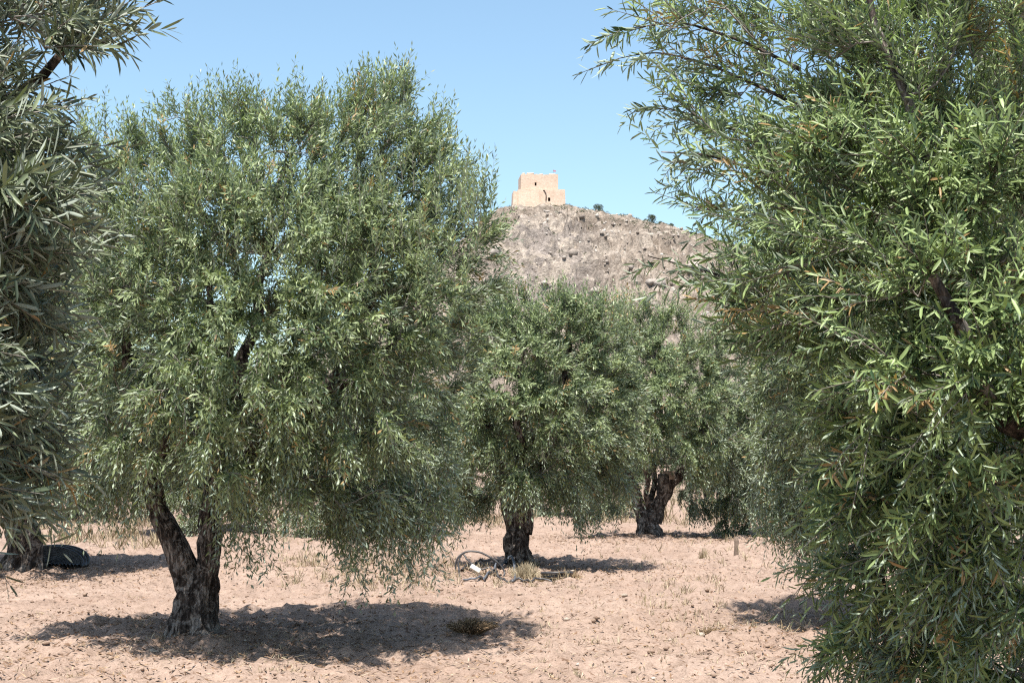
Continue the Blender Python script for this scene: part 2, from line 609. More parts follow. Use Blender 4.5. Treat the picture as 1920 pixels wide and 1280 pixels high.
# ------------------------------------------------------------------ hill
CR = np.array([(-600, 853), (0, 850), (300, 800), (500, 720), (640, 640), (750, 570), (840, 478), (900, 418), (935, 396), (965, 389), (1062, 388),
               (1098, 394), (1125, 400), (1180, 408), (1250, 424), (1330, 449), (1400, 468), (1500, 505), (1650, 590), (1850, 690),
               (2150, 780), (2600, 850)], float)
HY = 455.0
cx = np.array([P(a, b, HY)[0] for a, b in CR])
cz = np.array([P(a, b, HY)[2] for a, b in CR])
hx = np.r_[np.linspace(-260, -40, 90)[:-1], np.linspace(-40, 110, 270)[:-1], np.linspace(110, 330, 90)]
hy = np.r_[np.linspace(255, 380, 60)[:-1], np.linspace(380, 478, 190)[:-1], np.linspace(478, 820, 50)]
HXg, HYg = np.meshgrid(hx, hy)
crest = np.maximum(np.interp(HXg, cx, cz), 0.0) + 1.5
soft = np.interp(HYg, [250, 330, 390, 420, 440, 455, 475, 600, 820], [0.0, 0.30, 0.56, 0.72, 0.85, 0.985, 1.0, 0.5, -0.03])
hard = np.interp(HYg, [250, 330, 395, 421, 429, 440, 455, 475, 600, 820], [0.0, 0.25, 0.46, 0.58, 0.79, 0.88, 0.985, 1.0, 0.5, -0.03])
cliffw = np.exp(-((HXg - 10 - 4 * vnoise(HYg * .1, HXg * .05, 5)) / 17.0) ** 4)
yy = HYg + 10 * vnoise(HXg * 0.07, HYg * 0.02, 9)
prof = soft * (1 - cliffw) + hard * cliffw
HZ = crest * prof
amp = np.interp(HYg, [250, 300, 448, 457, 478, 820], [0.2, 1.0, 0.8, 0.10, 0.4, 1.0])
rid = 0.5 - np.abs(fbm(HXg * 0.09, HYg * 0.09, 77, 4, 0.6))
HZ = HZ + amp * (5.0 * (rid - 0.25) + 2.0 * fbm(HXg * 0.35, HYg * 0.35, 80, 3, 0.6))
HZ = HZ + amp * 5.0 * (0.42 - 1.7 * np.abs(fbm(HXg * 0.15 + HYg * .03, HYg * 0.36, 201, 3, 0.55)))
rf = fbm(HXg * 0.30, HYg * 0.30, 140, 3, 0.6)
HZ = HZ + amp * 2.6 * (np.floor(rf * 7) / 7 - rf * 0.5)
rf2 = fbm(HXg * 0.75, HYg * 0.75, 150, 2, 0.6)
HZ = HZ + amp * 1.3 * np.floor(rf2 * 5) / 5
ck = P(1078, 485, 406)
HZ = HZ - 4.5 * np.exp(-((HXg - ck[0] - (HYg - 406) * .15) / 1.3) ** 2 - ((HYg - 405) / 5.0) ** 4)
# ledges along the contour, strongest on the right shoulder, almost none on the bare slab at the left
tw = np.clip((HXg - 4) / 14, .25, 1) * np.clip((HYg - 330) / 20, 0, 1) * np.clip((454 - HYg) / 6, 0, 1)
tw = tw * np.clip(.75 + 2.2 * fbm(HXg * .06, HYg * .06, 33, 2), 0, 1)
for st, wv in ((7.5, .6), (3.4, .75), (1.6, .7)):
    ph = HZ / st + 0.5 * fbm(HXg * 0.06, HYg * 0.06, 31, 3)
    HZ = HZ + tw * wv * (np.floor(ph) + np.clip((ph - np.floor(ph)) * 3.0 - 1.4, 0, 1) - ph) * st
HZ = np.maximum(HZ, -2.0)
hnx, hny = len(hx), len(hy)
ii = (np.arange(hny - 1)[:, None] * hnx + np.arange(hnx - 1)[None, :]).ravel()
quads = np.stack([ii, ii + 1, ii + hnx + 1, ii + hnx], -1)
cl_attr = (cliffw * np.clip((HYg - 405) / 10, 0, 1) * np.clip((447 - HYg) / 6, 0, 1)).ravel()
hill = obj('hill', mesh_np('hill', np.stack([HXg, HYg, HZ], -1).reshape(-1, 3), [quads], M_HILL, False, {'tint': cl_attr}))
tag(hill, 'pale rocky limestone hill below the ruined tower', kind='structure')


def hill_z(x, y):
    i = np.clip(np.searchsorted(hx, x) - 1, 0, hnx - 2)
    j = np.clip(np.searchsorted(hy, y) - 1, 0, hny - 2)
    fx = (x - hx[i]) / (hx[i + 1] - hx[i])
    fy = (y - hy[j]) / (hy[j + 1] - hy[j])
    return (HZ[j, i] * (1 - fx) + HZ[j, i + 1] * fx) * (1 - fy) + (HZ[j + 1, i] * (1 - fx) + HZ[j + 1, i + 1] * fx) * fy


rg = np.random.default_rng(4)
nb = 7000
bx_, by_ = rg.uniform(-40, 110, nb), rg.uniform(350, 456, nb)
keep = (fbm(bx_ * .06, by_ * .06, 91, 2) > rg.uniform(-.5, .3, nb)) & ~((by_ > 451) & (np.abs(bx_ - 8) < 10))
bx_, by_ = bx_[keep], by_[keep]
bs = rg.uniform(0.12, 0.42, len(bx_)) * (1 + 1.4 * rg.random(len(bx_)) ** 6)
bp = np.stack([bx_, by_, hill_z(bx_, by_) + bs * 0.15], -1)
ncr = 230
kx, ky = rg.uniform(-30, 75, ncr), rg.uniform(375, 452, ncr)
kk = (fbm(kx * .07, ky * .12, 301, 2) > -.05) & (kx > 2 + rg.normal(size=ncr) * 6)
kx, ky = kx[kk], ky[kk]
ks = rg.uniform(.7, 1.9, len(kx))
kp = np.stack([kx, ky, hill_z(kx, ky) - ks * .1], -1)
crag = scatter_lumps(kp, ks, .8, rg, M_ROCK, 'rock_outcrops', hi=True, jitter=.30, tint=rg.uniform(.2, .75, len(kx)))
o = obj('rock_outcrops', crag)
tag(o, 'angular limestone outcrops jutting from the hillside', 'outcrops', kind='stuff')
o = obj('hill_rubble', scatter_lumps(bp, bs, 0.85, rg, M_ROCK, 'hill_rubble', jitter=.42))
tag(o, 'pale limestone boulders strewn over the hillside', 'boulders', kind='stuff')


# leaf clump used for scrub
def leaf_quads(pos, d, n, L, W, tint, segs=0, curl=None):
    """pos,d,n (K,3) unit dir, unit normal; returns verts, faces, attr"""
    K = len(pos)
    n = nrm(n - (n * d).sum(-1, keepdims=True) * d)
    s = np.cross(n, d)               # so that d x s ... front face looks along n
    L, W = L[:, None], W[:, None]
    if curl is None:
        curl = np.zeros(K)
    cu = curl[:, None]
    if segs == 0:                    # 4 vertex diamond
        v = np.stack([pos, pos + d * L * .5 - s * W * .5, pos + d * L, pos + d * L * .5 + s * W * .5], 1)
        f = np.array([[0, 1, 2, 3]])
    elif segs == 1:                  # folded, two quads
        fo = n * W * .20
        l1, l2 = pos + d * L * .26 - n * L * cu * .08, pos + d * L * .74 - n * L * cu * .5
        v = np.stack([pos, l1 - s * W * .48 + fo, l2 - s * W * .46 + fo, pos + d * L - n * L * cu, l2 + s * W * .46 + fo, l1 + s * W * .48 + fo], 1)
        f = np.array([[0, 1, 2, 3], [0, 3, 4, 5]])
    else:                            # eight triangles
        c1 = pos + d * L * .26 - n * L * cu * .08
        c2 = pos + d * L * .74 - n * L * cu * .5
        tip = pos + d * L - n * L * cu
        up = n * W * .16
        v = np.stack([pos, c1 - s * W * .48 + up, c1, c1 + s * W * .48 + up, c2 - s * W * .46 + up, c2, c2 + s * W * .46 + up, tip], 1)
        f3 = np.array([[0, 1, 2], [0, 2, 3], [5, 4, 7], [5, 7, 6]])
        f4 = np.array([[2, 1, 4, 5], [3, 2, 5, 6]])
        m = 8
        off = (np.arange(K) * m)[:, None, None]
        return v.reshape(-1, 3), [(f3[None] + off).reshape(-1, 3), (f4[None] + off).reshape(-1, 4)], np.repeat(tint, m)
    m = v.shape[1]
    off = (np.arange(K) * m)[:, None, None]
    return v.reshape(-1, 3), [(f[None] + off).reshape(-1, 4)], np.repeat(tint, m)


def rdir(rng, n):
    return nrm(rng.normal(size=(n, 3)))


def clump(rng, centres, rad, per, leaf, mat, name, flat=0.8):
    c = np.repeat(centres, per, 0)
    r = np.repeat(rad, per)
    d0 = rdir(rng, len(c))
    d0[:, 2] = np.abs(d0[:, 2]) * 1.0 - 0.15
    p = c + d0 * (r * rng.uniform(.25, 1, len(c)) ** .5)[:, None] * np.array([1, 1, flat])
    d = nrm(d0 + 0.8 * rdir(rng, len(c)))
    n = nrm(d0 + 0.6 * rdir(rng, len(c)) + np.array([0, 0, .4]))
    l = r * leaf * rng.uniform(.7, 1.3, len(c))
    v, f, a = leaf_quads(p, d, n, l, l * .5, rng.uniform(0, .9, len(c)))
    return mesh_np(name, v, f, mat, False, {'tint': a})


ns = 1500
sx, sy = rg.uniform(-40, 110, ns), rg.uniform(345, 456, ns)
k2 = (fbm(sx * .09, sy * .09, 55, 3) > 0.08) & ~((np.abs(sx - 8) < 10) & (sy > 447))
sx, sy = sx[k2], sy[k2]
sx = np.r_[sx, rg.uniform(13, 60, 260), rg.uniform(-8, 18, 60)]
sy = np.r_[sy, rg.uniform(450, 460, 260), rg.uniform(446, 455, 60)]
sp = np.stack([sx, sy, hill_z(sx, sy)], -1)
o = obj('hillside_scrub', clump(rg, sp, rg.uniform(.25, .75, len(sp)) * (1 + 1.1 * rg.random(len(sp)) ** 5), 34, 0.4, M_SCRUB, 'hillside_scrub', .7))
tag(o, 'low dark scrub dotted over the rocky hillside', 'scrub', kind='stuff')

for (px, py, r, lab) in [(1122, 401, 1.7, 'round dark bush on the crest just beside the tower'),
                         (1222, 419, 1.5, 'low dark bush halfway down the crest of the hill'),
                         (1238, 422, .7, 'tiny dark bush hugging the crest beside the low bush'),
                         (1260, 429, .75, 'small dark bush farthest down the crest from the tower')]:
    q = P(px, py, 457)
    root = obj('bush', None, loc=(q[0], 457, float(hill_z(q[0], 457)) - .15))
    root.empty_display_size = .3
    tag(root, lab, 'bush', 'bushes on the crest')
    g = Geo()
    for k in range(5):
        e = np.array([rg.uniform(-.6, .6) * r, rg.uniform(-.4, .4) * r, r * rg.uniform(.9, 1.5)])
        tube(g, [[0, 0, -.2], e * .5 + np.array([.05, 0, .1]), e], [.09, .06, .03], 6)
    obj('stem', g.mesh('stem', M_TWIG), root)
    cc = np.array([[rg.uniform(-.45, .45) * r, rg.uniform(-.35, .35) * r, r * rg.uniform(.35, 1.35)] for _ in range(12)])
    f = obj('foliage', clump(rg, cc, rg.uniform(.45, .7, 12) * r, 170, 0.22, M_SCRUB, 'foliage', .95), root)
    f['kind'] = 'stuff'

# ------------------------------------------------------------------ tower on the hill
CY = 462.0


def cw(px, py):
    return P(px, py, CY)


PXM = CY / F * 1.003
t0 = cw(1012, 388)
castle = obj('ruined_tower', None, loc=(t0[0], CY, t0[2]))
castle.rotation_euler = (0, 0, math.radians(5.0))
tag(castle, 'square salmon stone tower ruin standing on top of the hill', 'tower')


def wall_block(name, x0, x1, y0, y1, z0, z1, parent, rng, holes=(), uneven=0.12, batter=0.0):
    """a masonry block whose front (y0) face has real recessed openings; holes = (xa, xb, za, zb)"""
    g = Geo()
    xs_ = sorted(set([x0, x1] + [h[0] for h in holes] + [h[1] for h in holes] + list(np.linspace(x0, x1, 9))))
    zs_ = sorted(set([z0, z1] + [h[2] for h in holes] + [h[3] for h in holes]))
    topj = {x: rng.uniform(-uneven, uneven) for x in xs_}

    def pt(x, y, z):
        t = (z - z0) / (z1 - z0)
        b = batter * (1 - t)
        xx = x + (b if x == x1 else -b if x == x0 else 0)
        return [xx, y - (b if y == y0 else 0), z + (topj[x] if z == z1 else 0)]
    V, Q = [], []

    def quad(a, b, c, d):
        k = len(V)
        V.extend([a, b, c, d])
        Q.append([k, k + 1, k + 2, k + 3])
    for xa, xb in zip(xs_[:-1], xs_[1:]):
        for za, zb in zip(zs_[:-1], zs_[1:]):
            mx_, mz_ = (xa + xb) / 2, (za + zb) / 2
            if any(h[0] < mx_ < h[1] and h[2] < mz_ < h[3] for h in holes):
                continue
            quad(pt(xa, y0, za), pt(xb, y0, za), pt(xb, y0, zb), pt(xa, y0, zb))
        quad(pt(xa, y0, z1), pt(xb, y0, z1), pt(xb, y1, z1), pt(xa, y1, z1))
        quad(pt(xb, y1, z0), pt(xa, y1, z0), pt(xa, y1, z1), pt(xb, y1, z1))
    quad(pt(x0, y1, z0), pt(x0, y0, z0), pt(x0, y0, z1), pt(x0, y1, z1))
    quad(pt(x1, y0, z0), pt(x1, y1, z0), pt(x1, y1, z1), pt(x1, y0, z1))
    g.add(V, [np.array(Q)])
    w = obj(name, g.mesh(name, M_CASTLE), parent)
    for (xa, xb, za, zb) in holes:
        h = Geo()
        dep = 0.9
        vv = [[xa, y0, za], [xb, y0, za], [xb, y0, zb], [xa, y0, zb], [xa, y0 + dep, za], [xb, y0 + dep, za], [xb, y0 + dep, zb], [xa, y0 + dep, zb]]
        h.add(vv, [np.array([[0, 4, 5, 1], [1, 5, 6, 2], [2, 6, 7, 3], [3, 7, 4, 0], [4, 7, 6, 5]])])
        obj('window_opening', h.mesh('window_opening', M_DARK), w)
    return w


rc = np.random.default_rng(2)


def cx_(px):
    return (px - 1012) * PXM


def cz_(py):
    return (388 - py) * PXM


wall_block('keep', cx_(976.5), cx_(1047), 0.0, 9.5, cz_(360), cz_(325.5), castle, rc,
           [(cx_(1002.4), cx_(1006), cz_(347.8), cz_(341.5))], 0.16)
wall_block('lower_tower', cx_(970.5), cx_(1059.5), -0.9, 11.5, cz_(404), cz_(356), castle, rc,
           [(cx_(1027), cx_(1031.5), cz_(378), cz_(371)), (cx_(1018), cx_(1021.5), cz_(359.5), cz_(356.8))], 0.10, 0.25)
wall_block('corner_buttress', cx_(962), cx_(970.2), -0.2, 6.0, cz_(404), cz_(358.5), castle, rc, (), 0.15, 0.3)
wall_block('side_turret', cx_(1047.5), cx_(1060), 0.3, 5.5, cz_(362), cz_(353.8), castle, rc, (), 0.08)
wall_block('ledge', cx_(972), cx_(1010), -1.25, -0.5, cz_(404), cz_(364), castle, rc, (), 0.14, 0.35)
wall_block('plinth', cx_(973), cx_(1014), -1.9, -1.1, cz_(404), cz_(379), castle, rc, (), 0.25, 0.35)
# parapet stubs on the keep
for (a, b, h) in [(979, 984, .35), (988, 1001, .5), (1012, 1018, .25), (1030, 1042, .3)]:
    g = Geo()
    box(g, [(cx_(a) + cx_(b)) / 2, .45, cz_(325.5) + h / 2 - .1], [cx_(b) - cx_(a), .7, h + .1])
    obj('parapet_stub', g.mesh('parapet_stub', M_CASTLE), castle)
# drain / stair scar down the lower wall
g = Geo()
tube(g, [[cx_(1020), -1.02, cz_(358)], [cx_(1023), -1.08, cz_(363)], [cx_(1023.6), -1.12, cz_(368)], [cx_(1023), -1.18, cz_(377)]], [.16] * 4, 6)
obj('drain_pipe', g.mesh('drain_pipe', M_DARK), castle)
g = Geo()
tube(g, [[cx_(1040), 3, cz_(326)], [cx_(1040), 3, cz_(312)]], [.05, .03], 6)
pole = obj('flagpole', g.mesh('flagpole', M_POST), castle)
g = Geo()
fx = np.linspace(0, .8, 7)
vv = [[cx_(1040) + a, 3 + .12 * math.sin(a * 5), cz_(313.5) - z - .18 * a] for z in (0, .25, .5) for a in fx]
q = [[r * 7 + c, r * 7 + c + 1, (r + 1) * 7 + c + 1, (r + 1) * 7 + c] for r in range(2) for c in range(6)]
g.add(vv, [np.array(q)])
obj('flag', g.mesh('flag', M_FLAG), pole)


# ------------------------------------------------------------------ olive trees
def gnarled_trunk(base, h, r0, r1, seed, lean=(0, 0), nseg=26, sides=36, flare=0.5):
    """fluted trunk, local to base"""
    z = np.linspace(-0.12, h, nseg)
    t = np.clip(z / h, 0, 1)
    ang = np.arange(sides) * TAU / sides
    T, A = np.meshgrid(t, ang, indexing='ij')
    Zz = np.repeat(z[:, None], sides, 1)
    R = r0 + (r1 - r0) * T
    R = R * (1 - .42 * np.clip((T - .72) / .28, 0, 1) ** 1.6)
    R = R * (1 + flare * np.exp(-np.maximum(Zz, 0) / (0.16)) * (0.55 + 0.9 * np.maximum(0, np.cos(A * 3 + seed + T)) ** 2))
    fl = 0.10 * np.cos(A * 5 + seed * 1.3 + 2.2 * T) + 0.06 * np.cos(A * 8 - 1.7 * T + seed) + 0.05 * np.cos(A * 13 + 4 * T)
    R = R * (1 + fl + 0.30 * vnoise(np.cos(A) * 2.4 + seed * 7, Zz * 7 + np.sin(A) * 2.4, seed) + 0.16 * vnoise(np.cos(A) * 7 + seed, Zz * 20 + np.sin(A) * 7, seed + 9))
    cxx = lean[0] * T ** 1.3 + 0.03 * np.sin(T * 5 + seed)
    cyy = lean[1] * T ** 1.3 + 0.03 * np.cos(T * 4 + seed)
    V = np.stack([cxx + R * np.cos(A), cyy + R * np.sin(A), Zz], -1).reshape(-1, 3)
    i = np.arange(nseg - 1)[:, None] * sides
    j = np.arange(sides)[None, :]
    k = (j + 1) % sides
    q = np.stack([i + j, i + k, i + sides + k, i + sides + j], -1).reshape(-1, 4)
    V = np.vstack([V, [[cxx[-1, 0], cyy[-1, 0], h + 0.03]]])
    b = (nseg - 1) * sides
    tri = np.stack([b + np.arange(sides), b + (np.arange(sides) + 1) % sides, np.full(sides, nseg * sides)], -1)
    return V, [q, tri]


def bez(p0, p1, p2, n):
    t = np.linspace(0, 1, n)[:, None]
    return p0 * (1 - t) ** 2 + 2 * p1 * t * (1 - t) + p2 * t * t


class Tree:
    """local coordinates: origin at the trunk's foot"""
    def __init__(s, seed):
        s.rng = np.random.default_rng(seed)
        s.seed = seed
        s.limbs = []          # (points, radii)
        s.P, s.par, s.len, s.dir = [], [], [], []
        s.rcap = 0.045
        s.rtip = 0.0035
        s.clear = None
        s.thin = None

    def trunk(s, h, r0, r1, lean=(0, 0), flare=.5):
        s.tr = gnarled_trunk(None, h, r0, r1, s.seed, lean, flare=flare)
        s.top = np.array([lean[0], lean[1], h])

    def limb(s, pts, radii):
        pts = np.asarray(pts, float)
        # smooth with Catmull style resample
        n = max(8, int(np.linalg.norm(np.diff(pts, axis=0), axis=1).sum() / 0.11))
        d = np.r_[0, np.cumsum(np.linalg.norm(np.diff(pts, axis=0), axis=1))]
        tt = np.linspace(0, d[-1], n)
        q = np.stack([np.interp(tt, d, pts[:, k]) for k in range(3)], -1)
        for _ in range(3):
            q[1:-1] = (q[:-2] + 2 * q[1:-1] + q[2:]) / 4
        w = 0.025
        q[2:] += np.stack([w * np.sin(tt[2:] * 9 + s.seed + k * 2) for k in range(3)], -1)
        r = np.interp(tt, d, radii)
        s.limbs.append((q, r))
        par = -1
        for k in range(n):
            if k < n * 0.28:
                continue
            s.P.append(q[k])
            s.par.append(par)
            s.len.append(tt[k])
            s.dir.append((q[k] - q[k - 1]) / np.linalg.norm(q[k] - q[k - 1]))
            par = -1

    def crown(s, lobes, n_attr, step=0.17, shell=0.45, alpha=0.30):
        """lobes: (centre, (rx,ry,rz), weight)"""
        rng = s.rng
        s.lobes = lobes
        w = np.array([l[2] for l in lobes], float)
        cnt = np.maximum(1, (w / w.sum() * n_attr).astype(int))
        A = []
        for (c, r, _), k in zip(lobes, cnt):
            u = rdir(rng, k) * (rng.uniform(shell ** 3, 1, k) ** (1 / 3))[:, None]
            A.append(np.asarray(c) + u * np.asarray(r))
        A = np.concatenate(A)
        s.lobe_c = (np.array([l[0] for l in lobes]) * w[:, None]).sum(0) / w.sum()
        nseed = len(s.P)
        seeds = np.array(s.P)
        dist = np.min(np.linalg.norm(A[:, None] - seeds[None], axis=2), axis=1)
        order = np.argsort(dist)
        cap = nseed + int(len(A) * 14) + 200
        PP = np.zeros((cap, 3))
        LL = np.zeros(cap)
        PP[:nseed] = seeds
        LL[:nseed] = s.len
        n = nseed
        par, dr = list(s.par), list(s.dir)
        s.tips = []
        for a in A[order]:
            dv = a - PP[:n]
            d = np.linalg.norm(dv, axis=1)
            i = int(np.argmin(d + alpha * LL[:n]))
            di = d[i]
            if di < 0.04:
                continue
            k = max(2, int(math.ceil(di / step)))
            if n + k > cap:
                break
            ctrl = PP[i] + dr[i] * di * 0.38 + rng.normal(size=3) * di * 0.06 + np.array([0, 0, 0.05 * di])
            pts = bez(PP[i], ctrl, a, k + 1)[1:]
            prev = i
            for q in pts:
                PP[n] = q
                e = q - PP[prev]
                LL[n] = LL[prev] + np.linalg.norm(e)
                par.append(prev)
                dr.append(e / max(np.linalg.norm(e), 1e-6))
                prev = n
                n += 1
            s.tips.append(n - 1)
        s.PP, s.LL, s.PAR, s.DR, s.ns = PP[:n], LL[:n], par, np.array(dr), nseed
        # pipe radii
        ex = 2.35
        acc = np.zeros(n)
        for k in range(n - 1, nseed - 1, -1):
            if acc[k] == 0:
                acc[k] = s.rtip ** ex
            if par[k] >= 0:
                acc[par[k]] += acc[k]
        s.R = np.maximum(acc, s.rtip ** ex) ** (1 / ex)
        s.R = np.minimum(s.R, s.rcap)

    def branch_mesh(s, name):
        n, ns, par, R = len(s.PP), s.ns, s.PAR, s.R
        kids = [[] for _ in range(n)]
        for k in range(ns, n):
            kids[par[k]].append(k)
        main = {}
        for k in range(n):
            if kids[k]:
                main[k] = max(kids[k], key=lambda c: R[c])
        g = Geo()
        for k in range(ns, n):
            p = par[k]
            if p >= ns and main.get(p) == k:
                continue
            chain, c = [p, k], k
            while c in main:
                c = main[c]
                chain.append(c)
            pts = s.PP[chain]
            rad = R[chain].copy()
            rad[0] = rad[1]
            sd = 9 if rad[0] > .03 else 6 if rad[0] > .012 else 4
            tube(g, pts, rad, sd, True, rough=0.1 if rad[0] > .012 else 0, seed=s.seed + k)
        return g.mesh(name, M_TWIG)

    def shoots(s, n, L=(0.16, 0.42), zlo=0.8, zhi=4.0, up=0.9, droop=0.9, wind=(0, 0, 0), rmax=0.016, nleaf=(10, 22), outw=0.7, tall=0.0, vs_=0.25):
        """leaf bearing twigs; returns nothing, stores shoot arrays"""
        rng = s.rng
        idx = np.arange(s.ns, len(s.PP))
        idx = idx[s.R[s.ns:] < rmax]
        vox = np.floor(s.PP[idx] / vs_).astype(np.int64)
        key = (vox[:, 0] * 73856093) ^ (vox[:, 1] * 19349663) ^ (vox[:, 2] * 83492791)
        _, inv, cnt = np.unique(key, return_inverse=True, return_counts=True)
        inside = np.zeros(len(idx), bool)
        for c, r, _w in s.lobes:
            inside |= (((s.PP[idx] - c) / (np.asarray(r) * 1.12)) ** 2).sum(-1) < 1
        wgt = np.where(inside, 1.0, 0.06) / cnt[inv] ** 0.75
        if s.thin is not None:
            wgt = wgt * s.thin(s.PP[idx])
        pick = rng.choice(idx, n, p=wgt / wgt.sum())
        par = np.array(s.PAR)[pick]
        f = rng.random(n)[:, None]
        p0 = s.PP[par] * (1 - f) + s.PP[pick] * f
        b = s.DR[pick]
        out = p0 - s.lobe_c
        out[:, 2] *= 0.6
        out = nrm(out)
        hrel = np.clip((p0[:, 2] - zlo) / (zhi - zlo), 0, 1)
        if s.clear is not None:
            x0, x1, y1, z1 = s.clear
            ok = ~((p0[:, 0] > x0) & (p0[:, 0] < x1) & (p0[:, 1] < y1) & (p0[:, 2] < z1))
            p0, b, out, hrel = p0[ok], b[ok], out[ok], hrel[ok]
            n = len(p0)
        d = outw * out + 0.55 * b + 0.55 * rdir(rng, n) + np.array([0, 0, 1.0]) * (up * (hrel - 0.25))[:, None] + np.asarray(wind)
        d = nrm(d)
        l = rng.uniform(L[0], L[1], n) * (1 + tall * np.maximum(0, hrel - 0.75) * 4 * rng.random(n))
        gdr = droop * (1.05 - hrel) ** 1.3 * rng.uniform(.3, 1.2, n)
        s.sh = [p0, d, l, gdr, hrel]
        s.nl = rng.integers(nleaf[0], nleaf[1], n)

    def add_shoots(s, p0, d, l, gdr, nl):
        z = np.full(len(p0), .5)
        s.sh = [np.concatenate([a, b_]) for a, b_ in zip(s.sh, (p0, d, l, gdr, z))]
        s.nl = np.concatenate([s.nl, nl])

    def twig_mesh(s, name, r=0.0016, thin=False):
        p0, d, l, gd, _ = s.sh
        if thin:
            kp = s.rng.random(len(p0)) < .55
            p0, d, l, gd = p0[kp], d[kp], l[kp], gd[kp]
        n = len(p0)
        ts = np.array([0, .55, 1.0]) if thin else np.array([0, .35, .7, 1.0])
        dn = np.array([0, 0, -1.0])
        pts = p0[:, None] + d[:, None] * (l[:, None] * ts)[..., None] + dn * (gd * l)[:, None, None] * (ts ** 2)[None, :, None]
        tg = nrm(d)
        u = nrm(np.cross(tg, np.array([.3, .9, .2])))
        v = np.cross(tg, u)
        ang = np.arange(3) * TAU / 3
        ring = u[:, None] * np.cos(ang)[None, :, None] + v[:, None] * np.sin(ang)[None, :, None]
        rad = r * (np.array([1.5, 1.0, .4]) if thin else np.array([1.5, 1.2, .9, .4]))
        V = pts[:, :, None] + ring[:, None] * rad[None, :, None, None]
        m = 3 * len(ts)
        q = []
        for a in range(len(ts) - 1):
            for j in range(3):
                k = (j + 1) % 3
                q.append([a * 3 + j, a * 3 + k, a * 3 + 3 + k, a * 3 + 3 + j])
        Q = np.array(q)[None] + (np.arange(n) * m)[:, None, None]
        return mesh_np(name, V.reshape(-1, 3), [Q.reshape(-1, 4)], M_TWIG, False, {'tint': np.full(n * m, .5)})

    def leaves(s, Ll=(0.045, 0.07), Wr=(0.17, 0.24), jit=0.45, drypart=0.012, upbias=0.35):
        rng = s.rng
        p0, d, l, gd, hrel = s.sh
        nl = s.nl
        si = np.repeat(np.arange(len(p0)), nl)
        j = np.concatenate([np.arange(k) for k in nl])
        K = len(si)
        t = np.clip((j // 2 * 2 + 1.5) / nl[si] + rng.uniform(-.03, .03, K), 0.06, 1.0)
        dn = np.array([0, 0, -1.0])
        pos = p0[si] + d[si] * (l[si] * t)[:, None] + dn * (gd[si] * l[si] * t * t)[:, None]
        tg = nrm(d[si] + dn * (2 * t * gd[si])[:, None])
        u = nrm(np.cross(tg, np.array([.3, .8, .35])))
        v = np.cross(tg, u)
        ph0 = rng.uniform(0, TAU, len(p0))[si]
        ph = ph0 + (j // 2) * (TAU / 4) + (j % 2) * math.pi + rng.normal(size=K) * .35
        rad = u * np.cos(ph)[:, None] + v * np.sin(ph)[:, None]
        a = np.radians(rng.uniform(28, 66, K)) * np.where(t > .93, .4, 1.0)
        ld = tg * np.cos(a)[:, None] + rad * np.sin(a)[:, None] + dn * rng.uniform(-.05, .22, K)[:, None]
        ld = nrm(ld)
        nn = tg - rad * 0.4 + jit * rdir(rng, K) + np.array([0, 0, upbias])
        L = rng.uniform(Ll[0], Ll[1], K) * np.where(t > .9, .75, 1.0)
        W = L * rng.uniform(Wr[0], Wr[1], K)
        base = np.clip(rng.normal(.42, .2, len(p0)), .02, .9)
        drysh = rng.random(len(p0)) < drypart
        tint = np.clip(base[si] + rng.normal(size=K) * .26, 0, .94)
        tint = np.where(drysh[si] | (rng.random(K) < .008), .99, tint)
        curl = rng.uniform(-.02, .22, K)
        return pos, ld, nrm(nn - (nn * ld).sum(-1, keepdims=True) * ld), L, W, tint, curl


def smooth_path(pts, n=40):
    pts = np.asarray(pts, float)
    d = np.r_[0, np.cumsum(np.linalg.norm(np.diff(pts, axis=0), axis=1))]
    t = np.linspace(0, d[-1], n)
    q = np.stack([np.interp(t, d, pts[:, k]) for k in range(3)], -1)
    for _ in range(4):
        q[1:-1] = (q[:-2] + 2 * q[1:-1] + q[2:]) / 4
    return q


TREES = 'olive trees of the grove'


